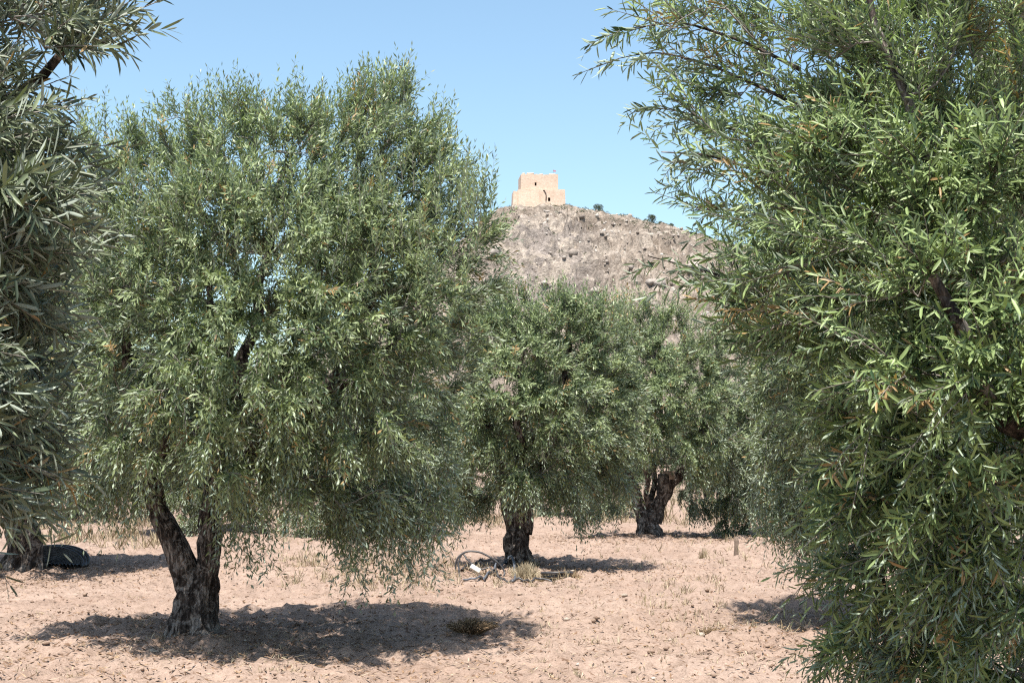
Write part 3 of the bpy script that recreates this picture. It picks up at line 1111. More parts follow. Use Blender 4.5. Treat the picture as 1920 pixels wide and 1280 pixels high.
def finish_tree(T, base, label, leafmat, segs, leafargs, twig_r=.0016, near_leaves=0, thin_twigs=True):
    root = obj('olive_tree', None, loc=base)
    root.empty_display_size = .4
    tag(root, label, 'olive tree', TREES)
    g = Geo()
    g.add(*T.tr)
    obj('trunk', g.mesh('trunk', M_BARK, True), root)
    for k, (q, r) in enumerate(T.limbs):
        g = Geo()
        tube(g, q, r, 16 if r[0] > .07 else 10, True, rough=.22, seed=T.seed + k)
        obj('limb', g.mesh('limb', M_BARK, True), root)
    b = obj('branchwork', T.branch_mesh('branchwork'), root)
    b['kind'] = 'stuff'
    tw = T.twig_mesh('twigs', twig_r, thin_twigs)
    pos, ld, nn, L, W, tint, curl = T.leaves(**leafargs)
    sel = None
    if near_leaves:
        wp = pos + ld * (L * .5)[:, None] + np.asarray(base)
        D = wp[:, 1]
        c, s_ = math.cos(PITCH), math.sin(PITCH)
        zc = wp[:, 2] - CAMH
        dep = D * c + zc * s_
        sxp = 960 + F * wp[:, 0] / dep
        syp = 640 - F * (zc * c - D * s_) / dep
        ok = (sxp > 8) & (sxp < 1912) & (syp > 8) & (syp < 1272) & (dep > .5)
        size = L / dep * (0.35 + np.abs((nn * nrm(-(wp - np.array([0, 0, CAMH])))).sum(-1)))
        size = np.where(ok, size / (1 + 3 * np.maximum(0, dep - 3.4)), 0)
        # spread the picked leaves over the crown: keep at most a few per cell of the picture
        order = np.argsort(-size)
        cnt, sel = {}, []
        for i in order:
            if size[i] <= 0 or len(sel) >= near_leaves:
                break
            key = (int(sxp[i] // 75), int(syp[i] // 75))
            if cnt.get(key, 0) >= 5:
                continue
            cnt[key] = cnt.get(key, 0) + 1
            sel.append(i)
        sel = np.array(sel)
        mask = np.ones(len(pos), bool)
        mask[sel] = False
    else:
        mask = np.ones(len(pos), bool)
    v, f, a = leaf_quads(pos[mask], ld[mask], nn[mask], L[mask], W[mask], tint[mask], segs, curl[mask])
    crown = obj('crown', mesh_np('crown', v, f, leafmat, False, {'tint': a}), root)
    crown['kind'] = 'stuff'
    t_ = obj('twigs', tw, crown)
    t_['kind'] = 'stuff'
    if sel is not None:
        unit = []
        for k in range(8):
            one = np.zeros((1, 3))
            v, f, a = leaf_quads(one, np.array([[0, 1., 0]]), np.array([[0, 0, 1.]]), np.ones(1), np.ones(1) * .2,
                                 np.array([.1 + .8 * k / 7]), 2, np.array([.02 + .02 * k]))
            unit.append(mesh_np('leaf', v, f, leafmat, False, {'tint': a}))
        for i in sel:
            me = unit[min(7, int(max(0, tint[i] - .05) / .9 * 8))]
            lo = bpy.data.objects.new('leaf', me)
            COL.objects.link(lo)
            lo.parent = crown
            y = Vector(ld[i])
            z = Vector(nn[i])
            x = y.cross(z)
            w = W[i] / .2
            M = Matrix(((x.x * w, y.x * L[i], z.x * w, pos[i][0]), (x.y * w, y.y * L[i], z.y * w, pos[i][1]),
                        (x.z * w, y.z * L[i], z.z * w, pos[i][2]), (0, 0, 0, 1)))
            lo.matrix_basis = M
    return root


def copy_tree(src, loc, rz, scale, label):
    r = src.copy()
    COL.objects.link(r)
    r.location = tuple(float(v) for v in loc)
    r.rotation_euler = (0, 0, rz)
    r.scale = (scale, scale, scale)
    r['label'] = label
    for ch in list(src.children):
        if ch.name.startswith('leaf'):
            continue
        c = ch.copy()
        COL.objects.link(c)
        c.parent = r
        for g2 in list(ch.children):
            if g2.name.startswith('leaf'):
                continue
            d = g2.copy()
            COL.objects.link(d)
            d.parent = c
    return r


def lobes_px(base, lst, D0):
    """(px, py, dD, r_m or (rx,ry,rz), weight) -> local lobes"""
    out = []
    for px, py, dD, r, w in lst:
        c = P(px, py, D0 + dD) - base
        rr = (r, r, r) if not isinstance(r, tuple) else r
        out.append((c, rr, w))
    return out


# ---- the big olive in front, forked trunk
b1 = onground(TREE1)
D1 = b1[1]
T = Tree(3)
T.clear = (-.55, .30, .3, 1.55)
T.trunk(0.60, 0.158, 0.16, (0.0, 0.0), .62)
L_ = lambda px, py, dD=0.0: P(px, py, D1 + dD) - b1
T.limb([L_(366, 1150), L_(357, 1100), L_(340, 1050), L_(300, 960, .05), L_(268, 880, -.05), L_(255, 760, -.1), L_(240, 640, -.2), L_(200, 540, -.3)], [.08, .115, .108, .088, .075, .055, .04, .02])
T.limb([L_(371, 1150), L_(378, 1100), L_(389, 1030, -.05), L_(402, 930, -.1), L_(420, 800, -.2), L_(470, 640, -.3), L_(500, 480, -.2), L_(520, 330)], [.08, .11, .096, .075, .062, .05, .035, .015])
T.limb([L_(400, 960, -.05), L_(470, 870, .3), L_(590, 760, .5), L_(690, 600, .5), L_(720, 430, .4), L_(715, 270, .3)], [.06, .05, .04, .03, .02, .01])
T.limb([L_(405, 900, 0), L_(520, 800, -.5), L_(640, 720, -.9), L_(740, 650, -.9)], [.06, .05, .038, .02])
T.limb([L_(385, 1060, .1), L_(400, 900, .7), L_(430, 700, 1.2), L_(450, 480, 1.3)], [.08, .07, .05, .02])
T.limb([L_(280, 900, 0), L_(330, 760, -.7), L_(380, 640, -1.1), L_(400, 520, -1.1)], [.06, .05, .035, .02])
lob = lobes_px(b1, [
    (490, 560, .3, (1.8, 1.7, 1.66), 24.0), (100, 620, .0, .5, 1.2), (100, 760, .1, .4, .8), (130, 480, .2, .45, .9),
    (300, 420, 0.1, .62, 1.0), (520, 380, 0, .72, 1.3), (715, 380, -.1, .62, 1.2), (810, 440, .1, .45, .8), (860, 520, .1, .38, .5),
    (190, 560, .1, .62, 1.0), (330, 560, -.8, .7, 1.3), (500, 560, -1.2, .8, 1.7), (690, 560, -.9, .7, 1.5), (795, 620, -.3, .48, .9),
    (160, 720, .1, .52, .8), (280, 720, -.9, .6, 1.1), (440, 740, -1.3, .65, 1.3), (600, 720, -1.2, .62, 1.2), (740, 740, -.7, .50, 1.0),
    (220, 830, -.4, .38, .7), (400, 830, -1.0, .40, .7), (530, 870, -.9, .36, .7), (690, 880, -.4, .45, .9), (775, 860, .2, .36, .6),
    (420, 350, -.2, .5, .9), (610, 340, -.2, .5, .9), (640, 450, -.5, .55, 1.0), (780, 370, -.2, .42, .7), (870, 440, .0, .34, .45), (420, 450, -.6, .55, 1.0), (250, 430, -.3, .5, .7),
    (350, 480, 1.1, .7, .9), (560, 470, 1.3, .75, 1.0), (700, 560, 1.2, .65, .9), (450, 680, 1.4, .7, .8), (680, 760, 1.1, .6, .7), (250, 680, 1.0, .6, .6),
    (430, 270, .2, .36, .45), (560, 270, .1, .36, .5), (720, 250, .2, .36, .6), (330, 300, .2, .34, .35), (180, 300, .4, .35, .4), (800, 310, .1, .3, .4)], D1)
lob = [(c - np.array([0, .3, 0]), r, w) for c, r, w in lob]
T.crown(lob, 1700, .16, .45, .2)
T.shoots(14500, (.15, .34), .9, 4.6, .95, .95, nleaf=(11, 20), tall=.4)
# twigs that hang low at the right and under the crown
rr = T.rng
hp = np.array([L_(rr.uniform(610, 810), rr.uniform(880, 980), rr.uniform(-.6, .4)) for _ in range(260)]
              + [L_(rr.uniform(410, 480), rr.uniform(860, 980), rr.uniform(-.6, 0)) for _ in range(50)]
              + [L_(rr.uniform(150, 290), rr.uniform(860, 940), rr.uniform(-.5, .5)) for _ in range(40)])
hd = nrm(np.array([0, 0, -1.0]) + .45 * rdir(rr, len(hp)))
T.add_shoots(hp, hd, rr.uniform(.2, .5, len(hp)), rr.uniform(0, .3, len(hp)), rr.integers(7, 15, len(hp)))
for (x0, x1, y0, y1, k, d0, d1) in [(430, 490, 850, 1060, 9, -.7, 0), (620, 840, 860, 1020, 28, -.7, .5), (630, 810, 900, 1080, 9, -.6, .3), (560, 640, 850, 930, 6, -.6, .4), (110, 280, 850, 960, 14, -.4, .7)]:
    for _ in range(k):
        a_, e_ = np.array([rr.uniform(x0, x1), y0]), rr.uniform(.55, 1.0)
        dd_ = rr.uniform(d0, d1)
        q0, q1 = L_(a_[0], y0, dd_), L_(a_[0] + rr.uniform(-25, 25), y0 + (y1 - y0) * e_, dd_)
        m_ = 16
        tt = rr.random(m_)[:, None]
        st_ = q0 * (1 - tt) + q1 * tt + rr.normal(size=(m_, 3)) * .035
        T.add_shoots(st_, nrm(np.array([0, 0, -.75]) + .7 * rdir(rr, m_)), rr.uniform(.14, .32, m_), rr.uniform(.1, .4, m_), rr.integers(8, 15, m_))
def upright(T, L_, spans, n, ll, nl=(14, 24)):
    r_ = T.rng
    ps = []
    for _ in range(n):
        x0, x1, y0, y1, d0, d1 = spans[r_.integers(len(spans))]
        ps.append(L_(r_.uniform(x0, x1), r_.uniform(y0, y1), r_.uniform(d0, d1)))
    d = nrm(np.array([0, 0, 1.0]) + .22 * rdir(r_, n))
    T.add_shoots(np.array(ps), d, r_.uniform(ll[0], ll[1], n), r_.uniform(-.05, .08, n), r_.integers(nl[0], nl[1], n))


upright(T, L_, [(130, 330, 250, 330, -.4, .7), (340, 460, 215, 300, -.4, .7), (440, 580, 205, 290, -.4, .7), (580, 680, 220, 300, -.4, .6), (660, 770, 180, 270, -.4, .6),
                (660, 770, 180, 270, -.4, .6), (760, 850, 260, 350, -.4, .6), (840, 920, 350, 430, -.4, .6)], 620, (.22, .50))
upright(T, L_, [(110, 900, 330, 560, -1.9, -.6)], 500, (.15, .32))
tree1 = finish_tree(T, b1, 'large olive tree with thick forked trunk, whole crown in view before the hill', M_LEAF, 0,
                    dict(Ll=(.050, .078), Wr=(.20, .27)))

# ---- second olive, with the hose heap at its foot
b2 = onground(TREE2)
D2 = b2[1]
T = Tree(8)
T.clear = (-.4, .4, .4, .95)
T.trunk(0.62, 0.17, 0.16, (0.0, 0), .30)
L_ = lambda px, py, dD=0.0: P(px, py, D2 + dD) - b2
T.limb([L_(962, 1000), L_(950, 930), L_(925, 840), L_(900, 740), L_(890, 650)], [.10, .085, .07, .045, .02])
T.limb([L_(985, 1000), L_(995, 930, .1), L_(1030, 830, .2), L_(1060, 720, .2), L_(1070, 600, .2)], [.10, .085, .07, .045, .02])
T.limb([L_(975, 990), L_(980, 900, -.5), L_(970, 780, -.9), L_(980, 650, -1.0)], [.1, .08, .05, .02])
T.limb([L_(975, 990), L_(1000, 880, .8), L_(1020, 740, 1.2), L_(1000, 620, 1.2)], [.1, .08, .05, .02])
lob = lobes_px(b2, [
    (1010, 745, 0, (1.35, 1.3, 1.35), 9.0), (890, 915, .8, .4, .6), (1090, 915, .8, .4, .6), (1150, 890, .3, .35, .5), (850, 900, .1, .35, .5),
    (900, 640, 0, .62, 1.2), (1010, 620, -.2, .66, 1.4), (1110, 650, 0, .6, 1.2), (870, 760, -.1, .55, 1.1), (960, 740, -.9, .7, 1.5), (1070, 760, -.8, .62, 1.3),
    (1140, 760, 0, .48, .9), (860, 830, 0, .45, .8), (920, 850, -.8, .40, .7), (1120, 820, -.1, .42, .8), (1060, 900, -.5, .32, .5), (985, 900, -.9, .25, .4),
    (950, 650, 1.0, .7, .9), (1070, 700, 1.1, .7, .9), (930, 800, 1.0, .6, .7)], D2)
T.crown(lob, 800, .2, .4, .2)
T.shoots(8500, (.17, .34), .9, 3.7, .95, .85, nleaf=(10, 18), tall=.3)
upright(T, L_, [(840, 940, 580, 640, -.6, .8), (920, 1080, 555, 620, -.6, .8), (1060, 1190, 570, 640, -.6, .8)], 330, (.2, .42))
hp = np.array([L_(T.rng.uniform(945, 1010), T.rng.uniform(890, 940), T.rng.uniform(-1.1, -.6)) for _ in range(40)])
T.add_shoots(hp, nrm(np.array([0, 0, -1.0]) + .45 * rdir(T.rng, 40)), T.rng.uniform(.2, .4, 40), np.full(40, .1), T.rng.integers(9, 16, 40))
tree2 = finish_tree(T, b2, 'olive tree with hoses heaped at the foot of its trunk', M_LEAF, 0,
                    dict(Ll=(.055, .085), Wr=(.23, .31)), .0022)

# ---- third olive, vase shaped stump-like trunk with a sawn limb
b3 = onground(TREE3)
D3 = b3[1]
T = Tree(15)
T.clear = (-.6, .55, .4, 1.5)
T.trunk(0.5, 0.185, 0.19, (0.0, 0), .35)
L_ = lambda px, py, dD=0.0: P(px, py, D3 + dD) - b3
T.limb([L_(1210, 980), L_(1196, 940), L_(1178, 895), L_(1160, 830), L_(1140, 740), L_(1120, 660)], [.12, .11, .10, .08, .05, .02])
T.limb([L_(1228, 980), L_(1240, 930), L_(1250, 905), L_(1251, 893)], [.13, .145, .16, .16])
T.limb([L_(1245, 930, .1), L_(1290, 860, .2), L_(1330, 780, .2), L_(1340, 690, .2)], [.11, .09, .06, .02])
T.limb([L_(1220, 960, .1), L_(1230, 860, .6), L_(1240, 750, .8), L_(1235, 640, .8)], [.06, .055, .045, .02])
T.limb([L_(1215, 950, -.1), L_(1210, 860, -.7), L_(1220, 760, -.9), L_(1230, 660, -.9)], [.05, .045, .04, .02])
lob = lobes_px(b3, [
    (1235, 765, 0, (1.75, 1.6, 1.65), 9.0), (1140, 920, .9, .45, .6), (1320, 920, .9, .45, .6), (1400, 930, .2, .4, .6), (1100, 905, .2, .4, .5),
    (1130, 680, 0, .8, 1.2), (1225, 650, -.2, .9, 1.4), (1320, 690, 0, .8, 1.2), (1120, 800, 0, .62, 1.0), (1210, 780, -1.1, .8, 1.4), (1310, 790, -.9, .75, 1.3),
    (1370, 780, 0, .6, 1.0), (1370, 850, 0, .5, .8), (1310, 850, -.6, .45, .6), (1130, 850, 0, .42, .5), (1225, 800, -.8, .32, .4),
    (1180, 700, 1.2, .9, .9), (1290, 720, 1.2, .9, .9), (1400, 900, 0, .35, .35)], D3)
T.crown(lob, 800, .22, .4, .2)
T.shoots(8500, (.18, .36), .9, 4.4, .9, .85, nleaf=(10, 17), tall=.3)
upright(T, L_, [(1080, 1180, 590, 660, -.6, .8), (1160, 1300, 570, 640, -.6, .8), (1290, 1400, 600, 670, -.6, .8)], 330, (.22, .5))
tree3 = finish_tree(T, b3, 'olive tree with vase-shaped trunk and one sawn-off limb', M_LEAF, 0,
                    dict(Ll=(.062, .095), Wr=(.24, .31)), .0028)
g = Geo()
c3 = L_(1251, 892.2)
th = np.linspace(0, TAU, 15)[:-1]
ring = np.stack([c3[0] + .145 * np.cos(th), c3[1] + .145 * np.sin(th), np.full(14, c3[2] + .10)], -1)
ring2 = ring.copy()
ring2[:, 2] -= .16
g.add(np.vstack([ring, ring2, [[c3[0], c3[1], c3[2] + .105]]]),
      [np.array([[14 + k, 14 + (k + 1) % 14, (k + 1) % 14, k] for k in range(14)]), np.array([[k, (k + 1) % 14, 28] for k in range(14)])])
obj('sawn_face', g.mesh('sawn_face', M_CUT), tree3)

# ---- more trees of the grove, behind and beside
ROW = [
    (tree2, TREE2L, 2.2, 1.3, 'olive tree with a dark hose lying by it, half hidden at the left edge'),
    (tree3, GP(668, 1004), 1.4, .95, 'olive tree whose trunk shows behind the low hanging twigs of the forked olive'),
    (tree2, GP(372, 996), 4.0, .95, 'olive tree whose slim trunk shows in the fork of the large olive'),
    (tree3, GP(1505, 1000), 3.6, .9, 'olive tree half hidden by the near branches, next behind the vase-trunked one'),
    (tree2, GP(820, 972), 5.1, .9, 'distant olive tree seen between the forked olive and the hose olive'),
    (tree3, GP(1120, 966), 2.6, .88, 'distant olive tree between the hose olive and the vase-trunked olive'),
    (tree2, GP(1425, 968), .7, .88, 'distant olive tree in the gap beside the vase-trunked olive'),
    (tree3, GP(130, 978), .5, .95, 'olive tree far back behind the left crown of the forked olive'),
    (tree2, GP(560, 965), 1.0, .95, 'distant olive tree behind the middle of the large forked olive'),
    (tree2, GP(1330, 938), 3.0, .9, 'farthest olive tree beyond the dry grass of the gap'),
    (tree2, GP(330, 940), 5.6, .9, 'farthest olive tree seen beneath the forked crown'),
    (tree3, GP(1530, 940), 5.3, .9, 'farthest olive tree beside the near branches'),
]
for src, p, rz, s_, lab in ROW:
    copy_tree(src, onground(p, 0.0 if src is tree2 and s_ > 1.2 else -.32), rz, s_, lab)
copy_tree(tree1, onground(TREE1R), 2.5, .92, 'olive tree standing just behind the near branches at the right edge')

# ---- near olive at the right, branches reach into the frame
bR = onground(np.array([2.75, 5.3, 0]))
T = Tree(21)
T.thin = lambda p: np.clip((p[:, 0] + 2.75 - .42) / .55, .16, 1) * np.where(p[:, 2] < 1.75, np.clip((p[:, 0] + 2.75 - .7) / .4, .3, 1), 1)
T.rcap = .012
T.rtip = .0017
T.trunk(0.8, .24, .22, (0, 0), .4)
L_ = lambda px, py, D: P(px, py, D) - bR
T.limb([np.array([-.05, -.05, .7]), np.array([-.3, -.2, 1.3]), L_(1890, 520, 4.9), L_(1750, 360, 4.7), L_(1640, 200, 4.6), L_(1540, 40, 4.6), L_(1480, -60, 4.6)], [.09, .06, .034, .024, .017, .012, .008])
T.limb([np.array([-.05, -.1, .7]), np.array([-.5, -.6, 1.25]), L_(1830, 640, 4.2), L_(1740, 420, 4.0), L_(1690, 200, 3.9), L_(1640, -30, 3.9)], [.08, .05, .026, .019, .013, .008])
T.limb([np.array([0, -.1, .7]), np.array([-.5, -1.0, 1.1]), L_(1850, 760, 3.6), L_(1760, 560, 3.5), L_(1700, 460, 3.5)], [.08, .045, .024, .014, .008])
T.limb([np.array([0, 0, .75]), np.array([-.3, .3, 1.6]), L_(1900, 300, 5.6), L_(1820, 60, 5.6)], [.11, .08, .05, .02])
T.limb([np.array([0, 0, .75]), np.array([.4, -.3, 1.5]), np.array([.9, -.5, 2.4]), np.array([1.2, -.6, 3.2])], [.11, .09, .06, .02])
T.limb([np.array([-.1, 0, .6]), np.array([-.7, -.4, 1.05]), L_(1760, 980, 4.4), L_(1660, 900, 4.3)], [.07, .04, .022, .01])
lob = lobes_px(bR, [
    (1330, 50, 4.4, (.14, .22, .20), .46), (1255, 70, 4.3, (.07, .12, .12), .20), (1270, 170, 4.25, (.05, .12, .08), .12), (1430, 170, 4.3, (.18, .25, .20), .6), (1350, 240, 4.2, (.10, .2, .06), .14), (1320, 310, 4.2, (.06, .15, .05), .13), (1440, 330, 4.1, (.14, .25, .16), .38),
    (1550, 120, 4.4, (.28, .4, .3), 1.8), (1700, 150, 4.3, (.3, .45, .35), 2.2), (1850, 120, 4.2, (.3, .45, .35), 2.2),
    (1560, 330, 4.1, (.24, .35, .24), 1.4), (1700, 380, 4.0, (.28, .4, .3), 2.0), (1850, 380, 3.9, (.28, .4, .3), 2.2),
    (1440, 460, 4.0, (.12, .25, .10), .28), (1540, 540, 3.9, (.22, .3, .2), 1.2), (1690, 600, 3.8, (.26, .35, .26), 2.0), (1850, 620, 3.7, (.26, .35, .28), 2.2),
    (1380, 580, 4.0, (.10, .2, .06), .14), (1500, 620, 3.9, (.16, .25, .12), .6), (1690, 760, 3.8, (.2, .3, .2), 1.6), (1780, 800, 3.7, (.24, .35, .24), 2.0), (1900, 820, 3.7, (.22, .3, .26), 1.6),
    (1690, 900, 4.0, (.14, .25, .18), 1.2), (1740, 960, 3.9, (.22, .3, .22), 1.7), (1870, 980, 3.9, (.22, .3, .24), 1.7),
    (1680, 1040, 4.2, (.12, .2, .14), .8), (1720, 1110, 4.1, (.2, .28, .18), 1.3), (1860, 1130, 4.0, (.22, .3, .2), 1.6), (1660, 1170, 4.3, (.12, .2, .10), .6), (1740, 1240, 4.2, (.16, .22, .12), .6), (1850, 1260, 4.1, (.22, .25, .16), 1.3),
    (1600, 1190, 4.3, (.10, .2, .08), .5), (1630, 1060, 4.2, (.10, .2, .12), .5), (1640, 920, 4.1, (.10, .2, .14), .5),
    (1800, 250, 5.4, (.6, .5, .6), 1.6), (1850, 700, 5.4, (.5, .5, .6), 1.6), (1900, 1000, 5.3, (.4, .5, .4), 1.2),
    (2150, 300, 4.6, (.5, .9, .9), .9), (2200, 700, 4.6, (.5, .9, .8), .8), (2500, 400, 5.5, (.7, 1.0, 1.0), .7)], 0.0)
T.crown(lob, 900, .09, .2, .2)
T.shoots(7000, (.10, .23), .9, 3.1, .7, .32, vs_=.15, nleaf=(13, 22), outw=.6, wind=(-.28, -.10, .10))
T.add_shoots(np.array([L_(1290, 520, 3.6), L_(1330, 535, 3.6), L_(1400, 560, 3.7)]), nrm(np.array([[-1, 0, .35], [-.9, -.1, .1], [-.8, -.1, .5]])), np.array([.14, .16, .2]), np.array([.1, .3, .1]), np.array([12, 12, 14]))
for path, k in [([(1500, 130), (1400, 80), (1280, 40), (1170, 55)], 22), ([(1560, 230), (1430, 165), (1330, 120), (1230, 95), (1160, 110)], 26),
                ([(1500, 330), (1420, 260), (1330, 225), (1225, 195)], 22), ([(1520, 380), (1420, 320), (1330, 290), (1240, 285)], 24),
                ([(1560, 470), (1450, 410), (1370, 390), (1295, 395)], 18), ([(1560, 600), (1440, 545), (1330, 510), (1215, 480)], 20)]:
    dk = T.rng.uniform(3.9, 4.4)
    q_ = np.array([L_(a_, b_, dk + .06 * i_) for i_, (a_, b_) in enumerate(path)])
    q_ = smooth_path(q_, 24)
    T.limbs.append((q_, np.linspace(.0062, .0016, 24)))
    ti = T.rng.integers(4, 24, k)
    tg_ = nrm(np.gradient(q_, axis=0))[ti]
    T.add_shoots(q_[ti], nrm(tg_ * .8 + .75 * rdir(T.rng, k) + np.array([0, 0, .2])), T.rng.uniform(.07, .17, k), T.rng.uniform(0, .25, k), T.rng.integers(10, 17, k))
treeR = finish_tree(T, bR, 'close olive tree at the right edge with dense glossy leaves', M_LEAF_NEAR, 1,
                    dict(Ll=(.027, .056), Wr=(.13, .18), drypart=.02, upbias=.3), .0017, 300)

# ---- near olive at the left, long leaves streaming to the right
bL = onground(np.array([-2.55, 4.1, 0]))
T = Tree(34)
T.thin = lambda p: np.where(p[:, 2] > 2.25, .45, 1.0)
T.rcap = .009
T.rtip = .0016
T.trunk(0.8, .23, .21, (0, 0), .4)
L_ = lambda px, py, D: P(px, py, D) - bL
T.limb([np.array([.05, -.05, .7]), np.array([.3, -.3, 1.3]), L_(-150, 560, 3.6), L_(-80, 330, 3.4), L_(20, 160, 3.2), L_(120, 60, 3.1)], [.08, .05, .026, .018, .012, .007])
T.limb([np.array([.05, -.1, .7]), np.array([.3, -.6, 1.15]), L_(-180, 800, 3.2), L_(-100, 640, 3.0), L_(-20, 560, 2.95)], [.08, .045, .022, .013, .007])
T.limb([np.array([.0, .05, .7]), np.array([0, .2, 1.6]), np.array([.1, .2, 2.6]), np.array([.2, .1, 3.3])], [.11, .09, .05, .02])
T.limb([np.array([-.05, .0, .7]), np.array([-.5, -.2, 1.5]), np.array([-.9, -.3, 2.5]), np.array([-1.1, -.3, 3.0])], [.11, .09, .05, .02])
lob = lobes_px(bL, [
    (-20, 10, 3.2, (.12, .25, .07), .7), (60, 20, 3.1, (.09, .15, .05), .34), (130, 85, 3.05, (.08, .08, .035), .26), (-60, 130, 3.2, (.06, .2, .05), .2),
    (-50, 250, 3.2, (.12, .25, .07), 1.2), (0, 290, 3.1, (.08, .2, .06), .7), (-70, 360, 3.2, (.13, .3, .08), 1.2), (10, 400, 3.0, (.07, .2, .05), .5),
    (-80, 460, 3.2, (.12, .3, .08), .9), (20, 470, 3.0, (.05, .12, .03), .2),
    (-90, 620, 3.0, (.08, .25, .10), 1.0), (-90, 740, 3.0, (.08, .25, .10), 1.0), (-90, 840, 3.0, (.08, .25, .09), 1.0), (-100, 930, 3.0, (.07, .2, .05), .6),
    (-230, 200, 3.3, (.2, .4, .4), 1.3), (-250, 600, 3.2, (.2, .4, .4), 1.1), (-700, 300, 4.2, (.6, .9, .8), 1.6), (-500, 700, 3.6, (.5, .7, .5), 1.0)], 0.0)
T.crown(lob, 330, .09, .1, .25)
T.shoots(2500, (.11, .22), .9, 3.0, .25, .35, vs_=.15, nleaf=(13, 22), outw=.2, wind=(.95, .05, .14))
treeL = finish_tree(T, bL, 'close olive tree at the left edge with long silvery leaves streaming sideways', M_LEAF_SILVER, 1,
                    dict(Ll=(.038, .068), Wr=(.11, .15), drypart=.008, upbias=.3, jit=.6), .0017, 300)

# ------------------------------------------------------------------ things on the ground
# hose heap by the second olive
def lift(pts):
    return np.array([[p[0], p[1], gh(p[0], p[1]) + p[2]] for p in pts])


def gpz(px, py, z=0.0, dD=0.0):
    p = GP(px, py)
    return np.array([p[0], p[1] + dD, z])


h0 = GP(900, 1082)
hose = Geo()
arc = [P(856, 1078, h0[1]), P(853, 1060, h0[1]), P(858, 1043, h0[1]), P(876, 1032, h0[1]), P(900, 1034, h0[1]), P(925, 1047, h0[1]), P(940, 1060, h0[1]), P(948, 1074, h0[1]), P(942, 1083, h0[1] - .1), P(915, 1086, h0[1] - .2)]
tube(hose, smooth_path(arc, 50), np.full(50, .013), 8)
o = obj('arched_hose', hose.mesh('arched_hose', M_HOSE, True))
tag(o, 'thin black hose arching up over the heap by the hose olive', 'hose')
for k, (lab, mat, pts, r) in enumerate([
    ('grey hose lying flat at the front of the heap', M_HOSE_GREY, [gpz(868, 1092, .02), gpz(895, 1093, .03), gpz(915, 1084, .05), gpz(940, 1074, .08), gpz(950, 1071, .06)], .013),
    ('bent blue grey pipe end beside the dry grass of the hose olive', M_HOSE_GREY, [gpz(948, 1072, .02), gpz(951, 1070, .12), gpz(959, 1070, .14), gpz(964, 1076, .08), gpz(966, 1088, .02), gpz(960, 1091, .02)], .017),
    ('thin black hose snaking low along the front of the dry grass', M_HOSE, [gpz(930, 1090, .02), gpz(955, 1093, .03), gpz(985, 1094, .02), gpz(1010, 1091, .04), gpz(1035, 1092, .02)], .014),
    ('kinked black hose loop rising beside the arched hose', M_HOSE, [gpz(862, 1088, .02), gpz(858, 1080, .14), gpz(866, 1076, .22), gpz(880, 1078, .14), gpz(900, 1080, .05), gpz(925, 1079, .10), gpz(940, 1084, .02)], .012),
    ('black hose looped behind the white board', M_HOSE, [gpz(866, 1078, .02), gpz(885, 1072, .06), gpz(912, 1069, .09), gpz(936, 1072, .05), gpz(925, 1082, .03), gpz(895, 1088, .02)], .015)]):
    g = Geo()
    tube(g, lift(smooth_path(pts, 36)), np.full(36, r), 8)
    o = obj('hose', g.mesh('hose', mat, True))
    tag(o, lab, 'hose', 'hoses heaped by the hose olive')
g = Geo()
cc = gpz(1044, 1087)
for k in range(4):
    th = np.linspace(0, TAU, 37)
    rad = .15 + .014 * k
    pts = np.stack([cc[0] + rad * np.cos(th + k), cc[1] + rad * np.sin(th + k) * 1.2, gh(cc[0], cc[1]) + .03 + .03 * k + .02 * np.sin(th + k * 2)], -1)
    tube(g, pts, np.full(37, .02), 7, False)
o = obj('hose_coil', g.mesh('hose_coil', M_HOSE, True))
tag(o, 'small black hose coil at the edge of the shade beside the hose olive', 'hose coil')
g = Geo()
box(g, [0, 0, 0], [.14, .045, .065])
o = obj('white_board', g.mesh('white_board', M_WHITE), loc=lift([gpz(891, 1082, .065)])[0])
o.rotation_euler = (math.radians(-25), math.radians(33), math.radians(12))
tag(o, 'short white board leaning in the hose heap', 'board')
bv = o.modifiers.new('bevel', 'BEVEL')
bv.width = .006
bv.segments = 2

# dark hose bundle at the left edge
g = Geo()
c0 = GP(88, 1066)
for k in range(27):
    th = np.linspace(-.1 * math.pi, 1.1 * math.pi, 30)
    lay, row = k % 9, k // 9
    rad = .50 - .052 * lay + .01 * row
    pts = np.stack([c0[0] + rad * np.cos(th) * (1.05 + .02 * row), c0[1] - .08 + .06 * row + .25 * np.sin(th), gh(c0[0], c0[1]) + .03 + rad * .46 * np.maximum(np.sin(th + .12 * (row - 1)), -.04)], -1)
    tube(g, pts, np.full(30, .028), 7)
o = obj('hose_bundle', g.mesh('hose_bundle', M_HOSE, True))
tag(o, 'bundle of dark shiny hose arched on the ground at the left edge', 'hose')

# stub of a post
g = Geo()
q = GP(1380, 1036)
tube(g, [[0, 0, -.05], [.004, 0, .1], [.012, 0, .22], [.01, 0, .29]], [.04, .038, .036, .028], 9, rough=.2)
o = obj('post_stub', g.mesh('post_stub', M_POST), loc=onground(q))
tag(o, 'short dark wooden stub standing in the soil right of the vase-trunked olive', 'stub')


